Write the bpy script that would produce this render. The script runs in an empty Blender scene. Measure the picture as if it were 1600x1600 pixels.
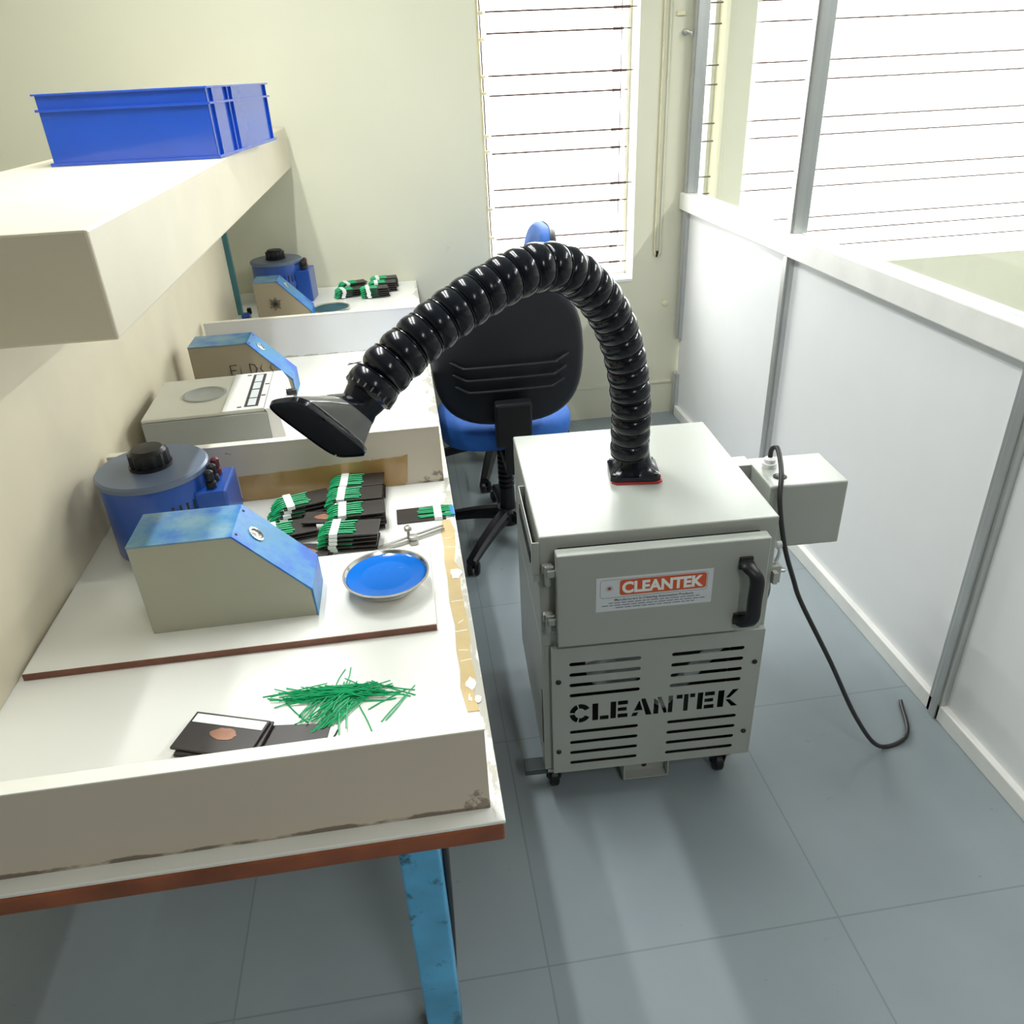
import bpy, bmesh, math, random
from mathutils import Matrix, Vector, Euler
R = math.radians
PI = math.pi
scene = bpy.context.scene
C = scene.collection
random.seed(7)

# ------------------------------------------------------------------ camera
CAM_H = 1.55
F_PX = 1226.8
cam_data = bpy.data.cameras.new('camera')
cam_data.sensor_fit = 'HORIZONTAL'
cam_data.sensor_width = 36.0
cam_data.lens = 36.0 * F_PX / 1600.0
cam_data.clip_start = 0.02
cam = bpy.data.objects.new('camera', cam_data)
C.objects.link(cam)
ya, pi_, ro = -0.11965666, 0.51226145, -0.04908473
fw = Vector((-math.sin(ya) * math.cos(pi_), math.cos(ya) * math.cos(pi_), -math.sin(pi_)))
rt = Vector((math.cos(ya), math.sin(ya), 0))
up = rt.cross(fw)
rt2 = rt * math.cos(ro) + up * math.sin(ro)
up2 = up * math.cos(ro) - rt * math.sin(ro)
m = Matrix((rt2, up2, -fw)).transposed().to_4x4()
m.translation = Vector((0, 0, CAM_H))
cam.matrix_world = m
scene.camera = cam

# ------------------------------------------------------------------ world, lights, exposure
world = bpy.data.worlds.new('overcast_sky')
scene.world = world
world.use_nodes = True
bg = world.node_tree.nodes['Background']
bg.inputs['Color'].default_value = (1.0, 0.99, 0.96, 1)
bg.inputs['Strength'].default_value = 17.0
_nt = world.node_tree
_g = _nt.nodes.new('ShaderNodeNewGeometry'); _sp = _nt.nodes.new('ShaderNodeSeparateXYZ'); _r = _nt.nodes.new('ShaderNodeValToRGB')
_nt.links.new(_g.outputs['Incoming'], _sp.inputs[0])
_mr = _nt.nodes.new('ShaderNodeMapRange'); _mr.inputs['From Min'].default_value = 0.05; _mr.inputs['From Max'].default_value = -0.25
_nt.links.new(_sp.outputs['Z'], _mr.inputs['Value']); _nt.links.new(_mr.outputs['Result'], _r.inputs['Fac'])
_r.color_ramp.elements[0].color = (.40, .40, .385, 1); _r.color_ramp.elements[1].color = (1, .99, .96, 1)
_nt.links.new(_r.outputs['Color'], bg.inputs['Color'])

def area(name, loc, rot, sx, sy, power, color=(1, 1, 1), portal=False):
    l = bpy.data.lights.new(name, 'AREA')
    l.shape = 'RECTANGLE'
    l.size = sx
    l.size_y = sy
    l.energy = power
    l.color = color
    if portal:
        l.cycles.is_portal = True
    o = bpy.data.objects.new(name, l)
    o.location = loc
    o.rotation_euler = rot
    C.objects.link(o)
    return o

TUBE_Z = 2.62
area('tube_light', (-0.26, 1.98, TUBE_Z - .03), (0, 0, 0), 0.05, 1.5, 24, (0.97, 1.0, 0.98))
area('tube_light', (-0.56, 1.98, TUBE_Z - .03), (0, 0, 0), 0.05, 1.5, 24, (0.97, 1.0, 0.98))
area('tube_light', (2.40, 1.6, TUBE_Z - .03), (0, 0, 0), 0.05, 1.5, 60, (0.97, 1.0, 0.98))  # added lamp, brightens the bay beyond the glass
area('tube_light', (0.75, -1.3, TUBE_Z - .03), (0, 0, 0), 0.05, 1.5, 28, (1.0, 0.985, 0.95))  # added fill from behind the camera for the front faces
area('window_portal', (0.72, 3.83, 1.45), (R(-90), 0, 0), 0.70, 1.6, 1, portal=True)
area('window_portal', (2.55, 3.83, 1.45), (R(-90), 0, 0), 2.50, 1.6, 1, portal=True)

scene.view_settings.view_transform = 'Standard'
scene.view_settings.look = 'None'
scene.view_settings.gamma = 1
scene.view_settings.use_curve_mapping = False
scene.view_settings.exposure = 0.0

# ------------------------------------------------------------------ materials
MATS = {}

def mat(name, color, rough=0.5, metal=0.0, var=0.06, scale=8.0, bump=0.0, bscale=60.0, coat=0.0, trans=0.0, spec=0.5, alpha=1.0):
    if name in MATS:
        return MATS[name]
    mt = bpy.data.materials.new(name)
    mt.use_nodes = True
    nt = mt.node_tree
    b = nt.nodes['Principled BSDF']
    b.inputs['Roughness'].default_value = rough
    b.inputs['Metallic'].default_value = metal
    b.inputs['Coat Weight'].default_value = coat
    b.inputs['Transmission Weight'].default_value = trans
    b.inputs['Specular IOR Level'].default_value = spec
    b.inputs['Alpha'].default_value = alpha
    tc = nt.nodes.new('ShaderNodeTexCoord')
    n = nt.nodes.new('ShaderNodeTexNoise')
    n.inputs['Scale'].default_value = scale
    n.inputs['Detail'].default_value = 5
    nt.links.new(tc.outputs['Object'], n.inputs['Vector'])
    r = nt.nodes.new('ShaderNodeValToRGB')
    r.color_ramp.elements[0].position = 0.3
    r.color_ramp.elements[1].position = 0.7
    r.color_ramp.elements[0].color = tuple(max(0, c * (1 - var)) for c in color) + (1,)
    r.color_ramp.elements[1].color = tuple(min(1, c * (1 + var)) for c in color) + (1,)
    nt.links.new(n.outputs['Fac'], r.inputs['Fac'])
    nt.links.new(r.outputs['Color'], b.inputs['Base Color'])
    if bump > 0:
        n2 = nt.nodes.new('ShaderNodeTexNoise')
        n2.inputs['Scale'].default_value = bscale
        nt.links.new(tc.outputs['Object'], n2.inputs['Vector'])
        bp = nt.nodes.new('ShaderNodeBump')
        bp.inputs['Strength'].default_value = bump
        bp.inputs['Distance'].default_value = 0.002
        nt.links.new(n2.outputs['Fac'], bp.inputs['Height'])
        nt.links.new(bp.outputs['Normal'], b.inputs['Normal'])
    MATS[name] = mt
    return mt

def stain_layer(mt, color, thresh, scale, axis=None, amount=0.9, lim=None, obj_space=True, stretch=(1, 1, 1), soft=0.05):
    """mix stains of their own shape over the base colour; lim=(axis, a, b) ramps them in between two positions"""
    nt = mt.node_tree
    b = nt.nodes['Principled BSDF']
    src = b.inputs['Base Color'].links[0].from_socket
    tc = nt.nodes.new('ShaderNodeTexCoord')
    mp = nt.nodes.new('ShaderNodeMapping')
    mp.inputs['Scale'].default_value = stretch
    nt.links.new(tc.outputs['Object'], mp.inputs['Vector'])
    n = nt.nodes.new('ShaderNodeTexNoise')
    n.inputs['Scale'].default_value = scale
    n.inputs['Detail'].default_value = 8
    n.inputs['Roughness'].default_value = 0.65
    nt.links.new(mp.outputs['Vector'], n.inputs['Vector'])
    fac = n.outputs['Fac']
    mr = nt.nodes.new('ShaderNodeMapRange')
    mr.inputs['From Min'].default_value = thresh
    mr.inputs['From Max'].default_value = thresh + soft
    mr.inputs['To Max'].default_value = amount
    if lim:
        for ax, a, c in lim:
            sp = nt.nodes.new('ShaderNodeSeparateXYZ')
            nt.links.new(tc.outputs['Object'], sp.inputs[0])
            r2 = nt.nodes.new('ShaderNodeMapRange')
            r2.inputs['From Min'].default_value = a
            r2.inputs['From Max'].default_value = c
            r2.inputs['To Min'].default_value = -0.35
            r2.inputs['To Max'].default_value = 0.0
            nt.links.new(sp.outputs['XYZ'.index(ax)], r2.inputs['Value'])
            ad = nt.nodes.new('ShaderNodeMath')
            ad.operation = 'ADD'
            nt.links.new(fac, ad.inputs[0])
            nt.links.new(r2.outputs['Result'], ad.inputs[1])
            fac = ad.outputs[0]
    nt.links.new(fac, mr.inputs['Value'])
    mx = nt.nodes.new('ShaderNodeMixRGB')
    nt.links.new(mr.outputs['Result'], mx.inputs['Fac'])
    nt.links.new(src, mx.inputs['Color1'])
    mx.inputs['Color2'].default_value = tuple(color) + (1,)
    nt.links.new(mx.outputs['Color'], b.inputs['Base Color'])

# ------------------------------------------------------------------ mesh helpers
def bm_box(bm, x0, x1, y0, y1, z0, z1, bevel=0.0, seg=2, mtx=None):
    t = bmesh.new()
    vs = [t.verts.new((x, y, z)) for x in (x0, x1) for y in (y0, y1) for z in (z0, z1)]
    for f in ((0, 1, 3, 2), (4, 6, 7, 5), (0, 4, 5, 1), (2, 3, 7, 6), (0, 2, 6, 4), (1, 5, 7, 3)):
        t.faces.new([vs[i] for i in f])
    if bevel > 0:
        bmesh.ops.bevel(t, geom=list(t.edges), offset=bevel, segments=seg, profile=0.5, affect='EDGES')
    merge(bm, t, mtx)

def merge(bm, t, mtx=None):
    if mtx is not None:
        bmesh.ops.transform(t, matrix=mtx, verts=t.verts)
    me = bpy.data.meshes.new('tmp')
    t.to_mesh(me)
    t.free()
    bm.from_mesh(me)
    bpy.data.meshes.remove(me)

def bm_lathe(bm, prof, seg=32, mtx=None, cap0=True, cap1=True):
    t = bmesh.new()
    rings = []
    for r, z in prof:
        rings.append([t.verts.new((r * math.cos(2 * PI * i / seg), r * math.sin(2 * PI * i / seg), z)) for i in range(seg)])
    for a, b in zip(rings, rings[1:]):
        for i in range(seg):
            j = (i + 1) % seg
            t.faces.new((a[i], a[j], b[j], b[i]))
    if cap0:
        t.faces.new(list(reversed(rings[0])))
    if cap1:
        t.faces.new(rings[-1])
    merge(bm, t, mtx)

def bm_cyl(bm, p0, p1, r0, r1=None, seg=20):
    r1 = r0 if r1 is None else r1
    p0, p1 = Vector(p0), Vector(p1)
    d = p1 - p0
    mt = Matrix.Translation(p0) @ d.to_track_quat('Z', 'Y').to_matrix().to_4x4()
    bm_lathe(bm, [(r0, 0), (r1, d.length)], seg, mt)

def bm_tube(bm, pts, r, seg=10, radii=None):
    t = bmesh.new()
    pts = [Vector(p) for p in pts]
    n = len(pts)
    up = None
    rings = []
    for i, p in enumerate(pts):
        d = (pts[min(i + 1, n - 1)] - pts[max(i - 1, 0)]).normalized()
        if up is None:
            a = Vector((0, 0, 1)) if abs(d.z) < .9 else Vector((1, 0, 0))
            up = (a - d * a.dot(d)).normalized()
        else:
            up = (up - d * up.dot(d)).normalized()
        s = d.cross(up)
        rr = radii[i] if radii else r
        rings.append([t.verts.new(p + (up * math.cos(2 * PI * k / seg) + s * math.sin(2 * PI * k / seg)) * rr) for k in range(seg)])
    for a, b in zip(rings, rings[1:]):
        for k in range(seg):
            j = (k + 1) % seg
            t.faces.new((a[k], a[j], b[j], b[k]))
    t.faces.new(rings[0])
    t.faces.new(list(reversed(rings[-1])))
    merge(bm, t)

def bm_prism(bm, pts, d0, d1, plane='xz', bevel=0.0, mtx=None):
    """extrude outline; plane 'xz' extrudes along y, 'xy' along z, 'yz' along x"""
    t = bmesh.new()
    def P(a, b, d):
        return {'xz': (a, d, b), 'xy': (a, b, d), 'yz': (d, a, b)}[plane]
    v0 = [t.verts.new(P(a, b, d0)) for a, b in pts]
    v1 = [t.verts.new(P(a, b, d1)) for a, b in pts]
    t.faces.new(v0)
    t.faces.new(list(reversed(v1)))
    n = len(pts)
    for i in range(n):
        j = (i + 1) % n
        t.faces.new((v0[j], v0[i], v1[i], v1[j]))
    bmesh.ops.recalc_face_normals(t, faces=t.faces)
    if bevel > 0:
        bmesh.ops.bevel(t, geom=list(t.edges), offset=bevel, segments=2, profile=0.5, affect='EDGES')
    merge(bm, t, mtx)

def bm_loft(bm, rings, cap=True, mtx=None):
    t = bmesh.new()
    R_ = [[t.verts.new(p) for p in r] for r in rings]
    n = len(R_[0])
    for a, b in zip(R_, R_[1:]):
        for i in range(n):
            j = (i + 1) % n
            t.faces.new((a[i], a[j], b[j], b[i]))
    if cap:
        t.faces.new(list(reversed(R_[0])))
        t.faces.new(R_[-1])
    bmesh.ops.recalc_face_normals(t, faces=t.faces)
    merge(bm, t, mtx)

def catmull(pts, n):
    P = [Vector(p) for p in pts]
    P = [P[0] * 2 - P[1]] + P + [P[-1] * 2 - P[-2]]
    out = []
    for i in range(1, len(P) - 2):
        for k in range(n):
            t = k / n
            a, b, c, d = P[i - 1], P[i], P[i + 1], P[i + 2]
            out.append(0.5 * ((2 * b) + (c - a) * t + (2 * a - 5 * b + 4 * c - d) * t * t + (3 * b - a - 3 * c + d) * t ** 3))
    out.append(P[-2])
    return out

def arclen(pts):
    s = [0]
    for a, b in zip(pts, pts[1:]):
        s.append(s[-1] + (b - a).length)
    return s

def at_len(pts, S, L):
    for i in range(len(S) - 1):
        if S[i + 1] >= L:
            t = (L - S[i]) / max(1e-9, S[i + 1] - S[i])
            return pts[i].lerp(pts[i + 1], t)
    return pts[-1]

def obj(name, bm, material, parent=None, smooth=None, label=None):
    me = bpy.data.meshes.new(name)
    bm.to_mesh(me)
    bm.free()
    me.materials.append(material)
    if smooth is not None:
        me.shade_smooth()
        if smooth < 180:
            me.set_sharp_from_angle(angle=R(smooth))
    o = bpy.data.objects.new(name, me)
    C.objects.link(o)
    if parent is not None:
        o.parent = parent
    if label:
        o['label'] = label
    return o

def NB():
    return bmesh.new()

def thing(name, label, cat, loc=(0, 0, 0), rotz=0.0, group=None):
    o = bpy.data.objects.new(name, None)
    o.empty_display_size = 0.05
    C.objects.link(o)
    o.location = loc
    o.rotation_euler = (0, 0, rotz)
    return tag(o, label, cat, group)

def tag(o, label, cat, group=None):
    o['label'] = label
    o['category'] = cat
    if group:
        o['group'] = group
    return o

def struct(name, bm, material, smooth=None, parent=None):
    o = obj(name, bm, material, parent, smooth)
    if parent is None:
        o['kind'] = 'structure'
    return o

def dup(root, loc=None, rot=None, label=None, group=None, scale=None):
    def cp(o, par):
        c = o.copy()
        C.objects.link(c)
        c.parent = par
        for ch in list(o.children):
            cp(ch, c)
        return c
    r = cp(root, None)
    if loc is not None:
        r.location = loc
    if rot is not None:
        r.rotation_euler = rot if isinstance(rot, (tuple, Euler)) else (0, 0, rot)
    if label:
        r['label'] = label
    if group:
        r['group'] = group
    return r

def text_mesh(txt, size, material, name, parent, mtx, extrude=0.0003, bold=0.0, align='LEFT', fit_w=None):
    cu = bpy.data.curves.new('lettering', 'FONT')
    cu.body = txt
    cu.size = size
    cu.extrude = extrude
    cu.offset = bold
    cu.align_x = align
    tmp = bpy.data.objects.new('lettering_src', cu)
    C.objects.link(tmp)
    dg = bpy.context.evaluated_depsgraph_get()
    dg.update()
    me = bpy.data.meshes.new_from_object(tmp.evaluated_get(dg))
    bpy.data.objects.remove(tmp)
    xs = [v.co.x for v in me.vertices]
    ys = [v.co.y for v in me.vertices]
    x0, x1, y0 = min(xs), max(xs), min(ys)
    s = (fit_w / (x1 - x0)) if fit_w else 1
    for v in me.vertices:
        v.co.x = (v.co.x - x0) * s
    me.transform(mtx)
    me.materials.clear()
    me.materials.append(material)
    o = bpy.data.objects.new(name, me)
    C.objects.link(o)
    o.parent = parent
    return o

# ------------------------------------------------------------------ material set
wall_m = mat('cream_wall_paint', (0.68, 0.665, 0.515), 0.7, var=0.03, scale=1.5, bump=0.15, bscale=25)
stain_layer(wall_m, (0.42, 0.38, 0.25), 0.69, 7, amount=0.5)
white_wall_m = mat('white_wall_paint', (0.80, 0.80, 0.76), 0.7, var=0.02)
ceil_m = mat('ceiling_paint', (0.50, 0.50, 0.48), 0.8, var=0.02)
lam_m = mat('white_laminate', (0.80, 0.80, 0.755), 0.33, var=0.02, scale=3, coat=0.1)
bench_m = mat('bench_top_laminate', (0.80, 0.80, 0.755), 0.33, var=0.02, scale=3)
stain_layer(bench_m, (0.36, 0.33, 0.26), 0.43, 30, lim=[('X', 0.000, 0.045)], amount=0.7, stretch=(1, .35, 1), soft=0.06)
stain_layer(bench_m, (0.20, 0.18, 0.15), 0.66, 70, amount=0.5, soft=0.02, lim=[('X', -.10, 0.05)])
div_m = mat('divider_laminate', (0.58, 0.51, 0.42), 0.5, var=0.03, scale=4)
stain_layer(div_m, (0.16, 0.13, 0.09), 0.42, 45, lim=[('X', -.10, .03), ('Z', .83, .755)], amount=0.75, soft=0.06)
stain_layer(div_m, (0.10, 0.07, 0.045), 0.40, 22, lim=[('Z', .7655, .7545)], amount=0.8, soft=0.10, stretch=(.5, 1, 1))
stain_layer(div_m, (0.13, 0.11, 0.09), 0.70, 40, amount=0.7, soft=0.02)
divtop_m = mat('divider_top_edge', (0.78, 0.76, 0.68), 0.4, var=0.03)
wood_m = mat('reddish_wood_edge', (0.24, 0.070, 0.028), 0.45, var=0.3, scale=14)
brown_m = mat('board_edge_brown', (0.16, 0.060, 0.035), 0.5, var=0.2, scale=20)
tape_m = mat('brown_packing_tape', (0.42, 0.26, 0.095), 0.22, var=0.12, scale=12, bump=0.4, bscale=30, coat=0.4)
tape2_m = mat('worn_packing_tape', (0.56, 0.42, 0.20), 0.35, var=0.10, scale=14, bump=0.3, bscale=40)
teal_m = mat('teal_blue_paint', (0.10, 0.43, 0.74), 0.4, var=0.2, scale=9, coat=0.2)
stain_layer(teal_m, (0.02, 0.06, 0.09), 0.58, 22, amount=0.8, soft=0.08)
stain_layer(teal_m, (0.03, 0.09, 0.085), 0.42, 12, amount=0.9, soft=0.15, lim=[('Z', .22, .02)])
grey_m = mat('grey_powder_coat', (0.36, 0.378, 0.345), 0.30, var=0.02, scale=5, bump=0.06, bscale=300)
greyin_m = mat('dark_cavity_shade', (0.020, 0.022, 0.022), 0.8)  # near black: the cabinet's inner shade put into the colour
alu_m = mat('anodised_aluminium', (0.56, 0.57, 0.56), 0.38, 0.75, var=0.04)
black_m = mat('black_plastic', (0.009, 0.009, 0.011), 0.4, var=0.1, spec=.35)
hose_m = mat('glossy_black_hose', (0.005, 0.0065, 0.011), 0.18, var=0.1, spec=0.36)
hood_m = mat('smoky_hood_plastic', (0.17, 0.168, 0.158), 0.16, var=0.15, scale=20, spec=0.8, coat=0.5)
shell_m = mat('chair_shell_plastic', (0.009, 0.010, 0.015), 0.48, spec=.35, var=0.1, bump=0.1, bscale=400)
bluefab_m = mat('blue_upholstery', (0.012, 0.105, 0.42), 0.75, var=0.12, scale=40, bump=0.3, bscale=300)
steel_m = mat('stainless_steel', (0.62, 0.61, 0.58), 0.22, 1.0, var=0.05)
dullsteel_m = mat('dull_steel', (0.36, 0.35, 0.32), 0.4, 0.9, var=0.1)
zinc_m = mat('bright_zinc', (0.70, 0.71, 0.70), 0.25, 0.9)
bluesol_m = mat('blue_wax', (0.002, 0.145, 0.62), 0.10, var=0.05, scale=4, spec=.3)
stain_layer(bluesol_m, (0.25, 0.52, 0.92), 0.66, 16, amount=0.5, stretch=(1, 2.5, 1), soft=0.08)
tealsol_m = mat('teal_wax', (0.018, 0.085, 0.115), 0.5, var=0.15, scale=30, spec=.2)
wedge_m = mat('beige_grey_enamel', (0.33, 0.335, 0.265), 0.5, var=0.03, scale=6)
wedgeb_m = mat('brownish_enamel', (0.31, 0.26, 0.18), 0.55, var=0.05, scale=6)
wedgetop_m = mat('sky_blue_enamel', (0.045, 0.23, 0.44), 0.38, var=0.2, scale=9, spec=.3)
stain_layer(wedgetop_m, (0.004, 0.10, 0.48), 0.44, 9, amount=0.95, soft=0.15)
stain_layer(wedgetop_m, (0.22, 0.36, 0.41), 0.30, 12, amount=0.85, soft=0.3, lim=[('X', -.098, -.120)])
varblue_m = mat('royal_blue_enamel', (0.012, 0.075, 0.38), 0.3, var=0.1, coat=0.3)
vartop_m = mat('blue_grey_plate', (0.13, 0.17, 0.25), 0.35)
crate_m = mat('blue_crate_plastic', (0.010, 0.075, 0.50), 0.16, var=0.08, scale=5, coat=0.6)
card_m = mat('black_card', (0.024, 0.018, 0.016), 0.42, var=0.2, scale=30)
green_m = mat('green_wire_insulation', (0.006, 0.38, 0.14), 0.35, var=0.15, scale=30)
paper_m = mat('white_paper_band', (0.82, 0.86, 0.83), 0.6, var=0.02)
bluetip_m = mat('blue_dipped_tip', (0.02, 0.20, 0.60), 0.3)
spot_m = mat('brown_lacquer_spot', (0.32, 0.145, 0.085), 0.35, var=0.25, scale=60)
plast_m = mat('white_instrument_plastic', (0.74, 0.75, 0.74), 0.35, var=0.02)
inst_m = mat('instrument_grey_metal', (0.33, 0.35, 0.335), 0.42, var=0.04)
instt_m = mat('instrument_top_cream', (0.60, 0.595, 0.52), 0.4, var=0.03)
red_m = mat('red_rubber_gasket', (0.45, 0.02, 0.025), 0.5)
darkred_m = mat('dark_red_terminal', (0.10, 0.012, 0.015), 0.3)
orange_m = mat('orange_red_print', (0.62, 0.095, 0.025), 0.45, var=0.03)
sticker_m = mat('sticker_paper', (0.62, 0.66, 0.68), 0.4, var=0.02)
printd_m = mat('dark_print', (0.05, 0.05, 0.07), 0.6)
printg_m = mat('grey_print', (0.20, 0.21, 0.26), 0.6)
ink_m = mat('marker_ink', (0.035, 0.03, 0.03), 0.6)
rod_m = mat('rusty_brown_bar', (0.10, 0.050, 0.040), 0.6, var=0.3, scale=20)
cable_m = mat('black_cable_rubber', (0.018, 0.018, 0.018), 0.4)
frame_cream_m = mat('cream_window_frame', (0.72, 0.66, 0.44), 0.5, var=0.1, scale=20)

# clear glass / clear plastic
def glass_mat(name, tint=(1, 1, 1), rough=0.0):
    g = bpy.data.materials.new(name)
    g.use_nodes = True
    nt = g.node_tree
    nt.nodes.clear()
    out = nt.nodes.new('ShaderNodeOutputMaterial')
    tr = nt.nodes.new('ShaderNodeBsdfTransparent')
    tr.inputs['Color'].default_value = tuple(tint) + (1,)
    gl = nt.nodes.new('ShaderNodeBsdfGlossy')
    gl.inputs['Roughness'].default_value = rough
    fr = nt.nodes.new('ShaderNodeFresnel')
    ge = nt.nodes.new('ShaderNodeNewGeometry')
    mr = nt.nodes.new('ShaderNodeMapRange')
    mr.inputs['To Min'].default_value = 1.35
    mr.inputs['To Max'].default_value = 1 / 1.35
    nt.links.new(ge.outputs['Backfacing'], mr.inputs['Value'])
    nt.links.new(mr.outputs['Result'], fr.inputs['IOR'])
    mx = nt.nodes.new('ShaderNodeMixShader')
    nt.links.new(fr.outputs[0], mx.inputs[0])
    nt.links.new(tr.outputs[0], mx.inputs[1])
    nt.links.new(gl.outputs[0], mx.inputs[2])
    nt.links.new(mx.outputs[0], out.inputs[0])
    return g
glass_m = glass_mat('window_glass', (0.97, 0.98, 0.98))
clearbag_m = glass_mat('clear_plastic', (0.86, 0.88, 0.90), 0.15)

# floor: large grey-blue tiles
def floor_mat():
    mt = mat('grey_blue_floor_tiles', (0.27, 0.315, 0.34), 0.30, var=0.08, scale=2.5, bump=0.05, bscale=80)
    nt = mt.node_tree
    b = nt.nodes['Principled BSDF']
    src = b.inputs['Base Color'].links[0].from_socket
    tc = nt.nodes.new('ShaderNodeTexCoord')
    mp = nt.nodes.new('ShaderNodeMapping')
    mp.inputs['Location'].default_value = (-0.745, -0.904, 0)
    nt.links.new(tc.outputs['Object'], mp.inputs['Vector'])
    br = nt.nodes.new('ShaderNodeTexBrick')
    br.offset = 0.0
    br.inputs['Scale'].default_value = 1.0
    br.inputs['Brick Width'].default_value = 0.608
    br.inputs['Row Height'].default_value = 0.608
    br.inputs['Mortar Size'].default_value = 0.0022
    br.inputs['Mortar Smooth'].default_value = 0.3
    br.inputs['Color1'].default_value = (1, 1, 1, 1)
    br.inputs['Color2'].default_value = (0.94, 0.95, 0.95, 1)
    br.inputs['Mortar'].default_value = (0.74, 0.75, 0.75, 1)
    nt.links.new(mp.outputs['Vector'], br.inputs['Vector'])
    mx = nt.nodes.new('ShaderNodeMixRGB')
    mx.blend_type = 'MULTIPLY'
    mx.inputs['Fac'].default_value = 1
    nt.links.new(src, mx.inputs['Color1'])
    nt.links.new(br.outputs['Color'], mx.inputs['Color2'])
    nt.links.new(mx.outputs['Color'], b.inputs['Base Color'])
    stain_layer(mt, (0.12, 0.135, 0.14), 0.66, 28, amount=0.35, soft=0.05)
    return mt
floor_m = floor_mat()

# ------------------------------------------------------------------ room shell
WY = 3.6
bm = NB(); bm_box(bm, -2.3, 4.1, -5.6, 4.0, -0.10, 0.0); struct('floor', bm, floor_m)
bm = NB(); bm_box(bm, -2.3, 4.1, -5.6, 4.0, 2.75, 2.85); struct('ceiling', bm, ceil_m)
bm = NB(); bm_box(bm, -2.3, -2.2, -5.6, 4.0, 0, 2.75); struct('wall_left', bm, wall_m)
bm = NB(); bm_box(bm, -2.2, 4.0, -5.6, -5.5, 0, 2.75); struct('wall_front', bm, mat('dull_grey_wall_paint', (.25,.25,.24), .8))
# right wall of the neighbouring bay with a wide window
bm = NB()
bm_box(bm, 4.0, 4.1, -5.5, 4.0, 0, 2.75)
struct('wall_right', bm, white_wall_m)
# back wall pieces around the window openings
SILL, HEAD = 0.672, 2.25
bm = NB()
bm_box(bm, -2.2, 0.385, WY, WY + .2, 0, 2.75)
bm_box(bm, 0.385, 1.048, WY, WY + .2, 0, SILL)
bm_box(bm, 0.385, 1.048, WY, WY + .2, HEAD, 2.75)
bm_box(bm, 1.048, 1.335, WY, WY + .2, 0, 2.75)
bm_box(bm, 1.335, 4.0, WY, WY + .2, 0, SILL)
bm_box(bm, 1.335, 4.0, WY, WY + .2, HEAD, 2.75)
bm_box(bm, 1.425, 1.555, WY, WY + .2, SILL, HEAD)
bm_box(bm, 3.8, 4.0, WY, WY + .2, SILL, HEAD)
struct('wall_back', bm, wall_m)
# pale sill under the big window
bm = NB(); bm_box(bm, 0.40, 1.045, WY - .004, WY + .19, SILL - .002, SILL + .012, .002); struct('trim_1', bm, white_wall_m)

bar_z = [1.754, 1.680, 1.531, 1.459, 1.310, 1.240, 1.095, 1.024, 0.889, 0.826, 0.755]
bar_z = [1.98, 1.905] + bar_z

def window(name, x0, x1, seam=True, left_frame=False):
    bm = NB()
    fw_ = 0.018
    bm_box(bm, x0, x0 + fw_, WY + .12, WY + .16, SILL + .012, HEAD, .002)
    bm_box(bm, x1 - fw_, x1, WY + .12, WY + .16, SILL + .012, HEAD, .002)
    bm_box(bm, x0 + fw_, x1 - fw_, WY + .12, WY + .16, SILL + .012, SILL + .03, .002)
    bm_box(bm, x0 + fw_, x1 - fw_, WY + .12, WY + .16, HEAD - fw_, HEAD, .002)
    w = obj(name, bm, white_wall_m)
    w['kind'] = 'structure'
    bm = NB(); bm_box(bm, x0 + fw_, x1 - fw_, WY + .138, WY + .142, SILL + .03, HEAD - fw_)
    obj('pane', bm, glass_m, w)
    return w

def grille(w, x0, x1, zs, overs, y=WY + .05, droop=0.0, plain=False):
    for i, z in enumerate(zs):
        bm = NB()
        ov = overs[i % len(overs)]
        if plain:
            bm_cyl(bm, (x0, y, z), (x1, y, z), 0.0032, seg=8)
            obj('grille_bar', bm, rod_m, w, 60)
            continue
        bm_cyl(bm, (x0, y, z), (x1 - .03, y, z + droop), 0.0036, seg=8)
        bm_cyl(bm, (x1 - .035, y, z + droop), (x1 + ov, y, z + droop), 0.0062, 0.0050, seg=8)
        bm_cyl(bm, (x1 + ov - .002, y, z + droop), (x1 + ov + .03, y, z + droop), 0.0025, 0.0022, seg=6)
        obj('grille_bar', bm, rod_m, w, 60)

w1 = window('window_1', 0.385, 1.048)
grille(w1, 0.428, 0.985, bar_z, [0.015, 0.005, 0.035, 0.01, 0.025, 0.0], droop=-0.001)
# cream upright the bars are fixed to, with little lugs
bm = NB()
bm_box(bm, 0.386, 0.398, WY + .02, WY + .07, SILL + .012, HEAD, .001)
for z in (1.75, 1.66, 1.53, 1.47, 1.31, 1.25, 1.02, 0.90):
    bm_box(bm, 0.396, 0.418, WY + .03, WY + .045, z - .006, z + .006, .001)
obj('bar_upright', bm, frame_cream_m, w1)
bm = NB(); bm_box(bm, 0.4035, 0.409, WY + .05, WY + .06, SILL + .012, HEAD)
obj('bar_upright_shadow_strip', bm, rod_m, w1).name = 'shadow_strip'  # dark strip modelled in place of the shadow beside the upright
bm = NB(); bm_cyl(bm, (0.985, WY + .045, SILL + .2), (0.985, WY + .045, HEAD), 0.0022, seg=6)
obj('upright_rod', bm, rod_m, w1)
w2 = window('window_2', 1.335, 1.425)
grille(w2, 1.345, 1.41, bar_z, [-0.01], plain=True)
w3 = window('window_3', 1.555, 3.80)
grille(w3, 1.57, 3.75, bar_z, [0.01], plain=True)

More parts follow.
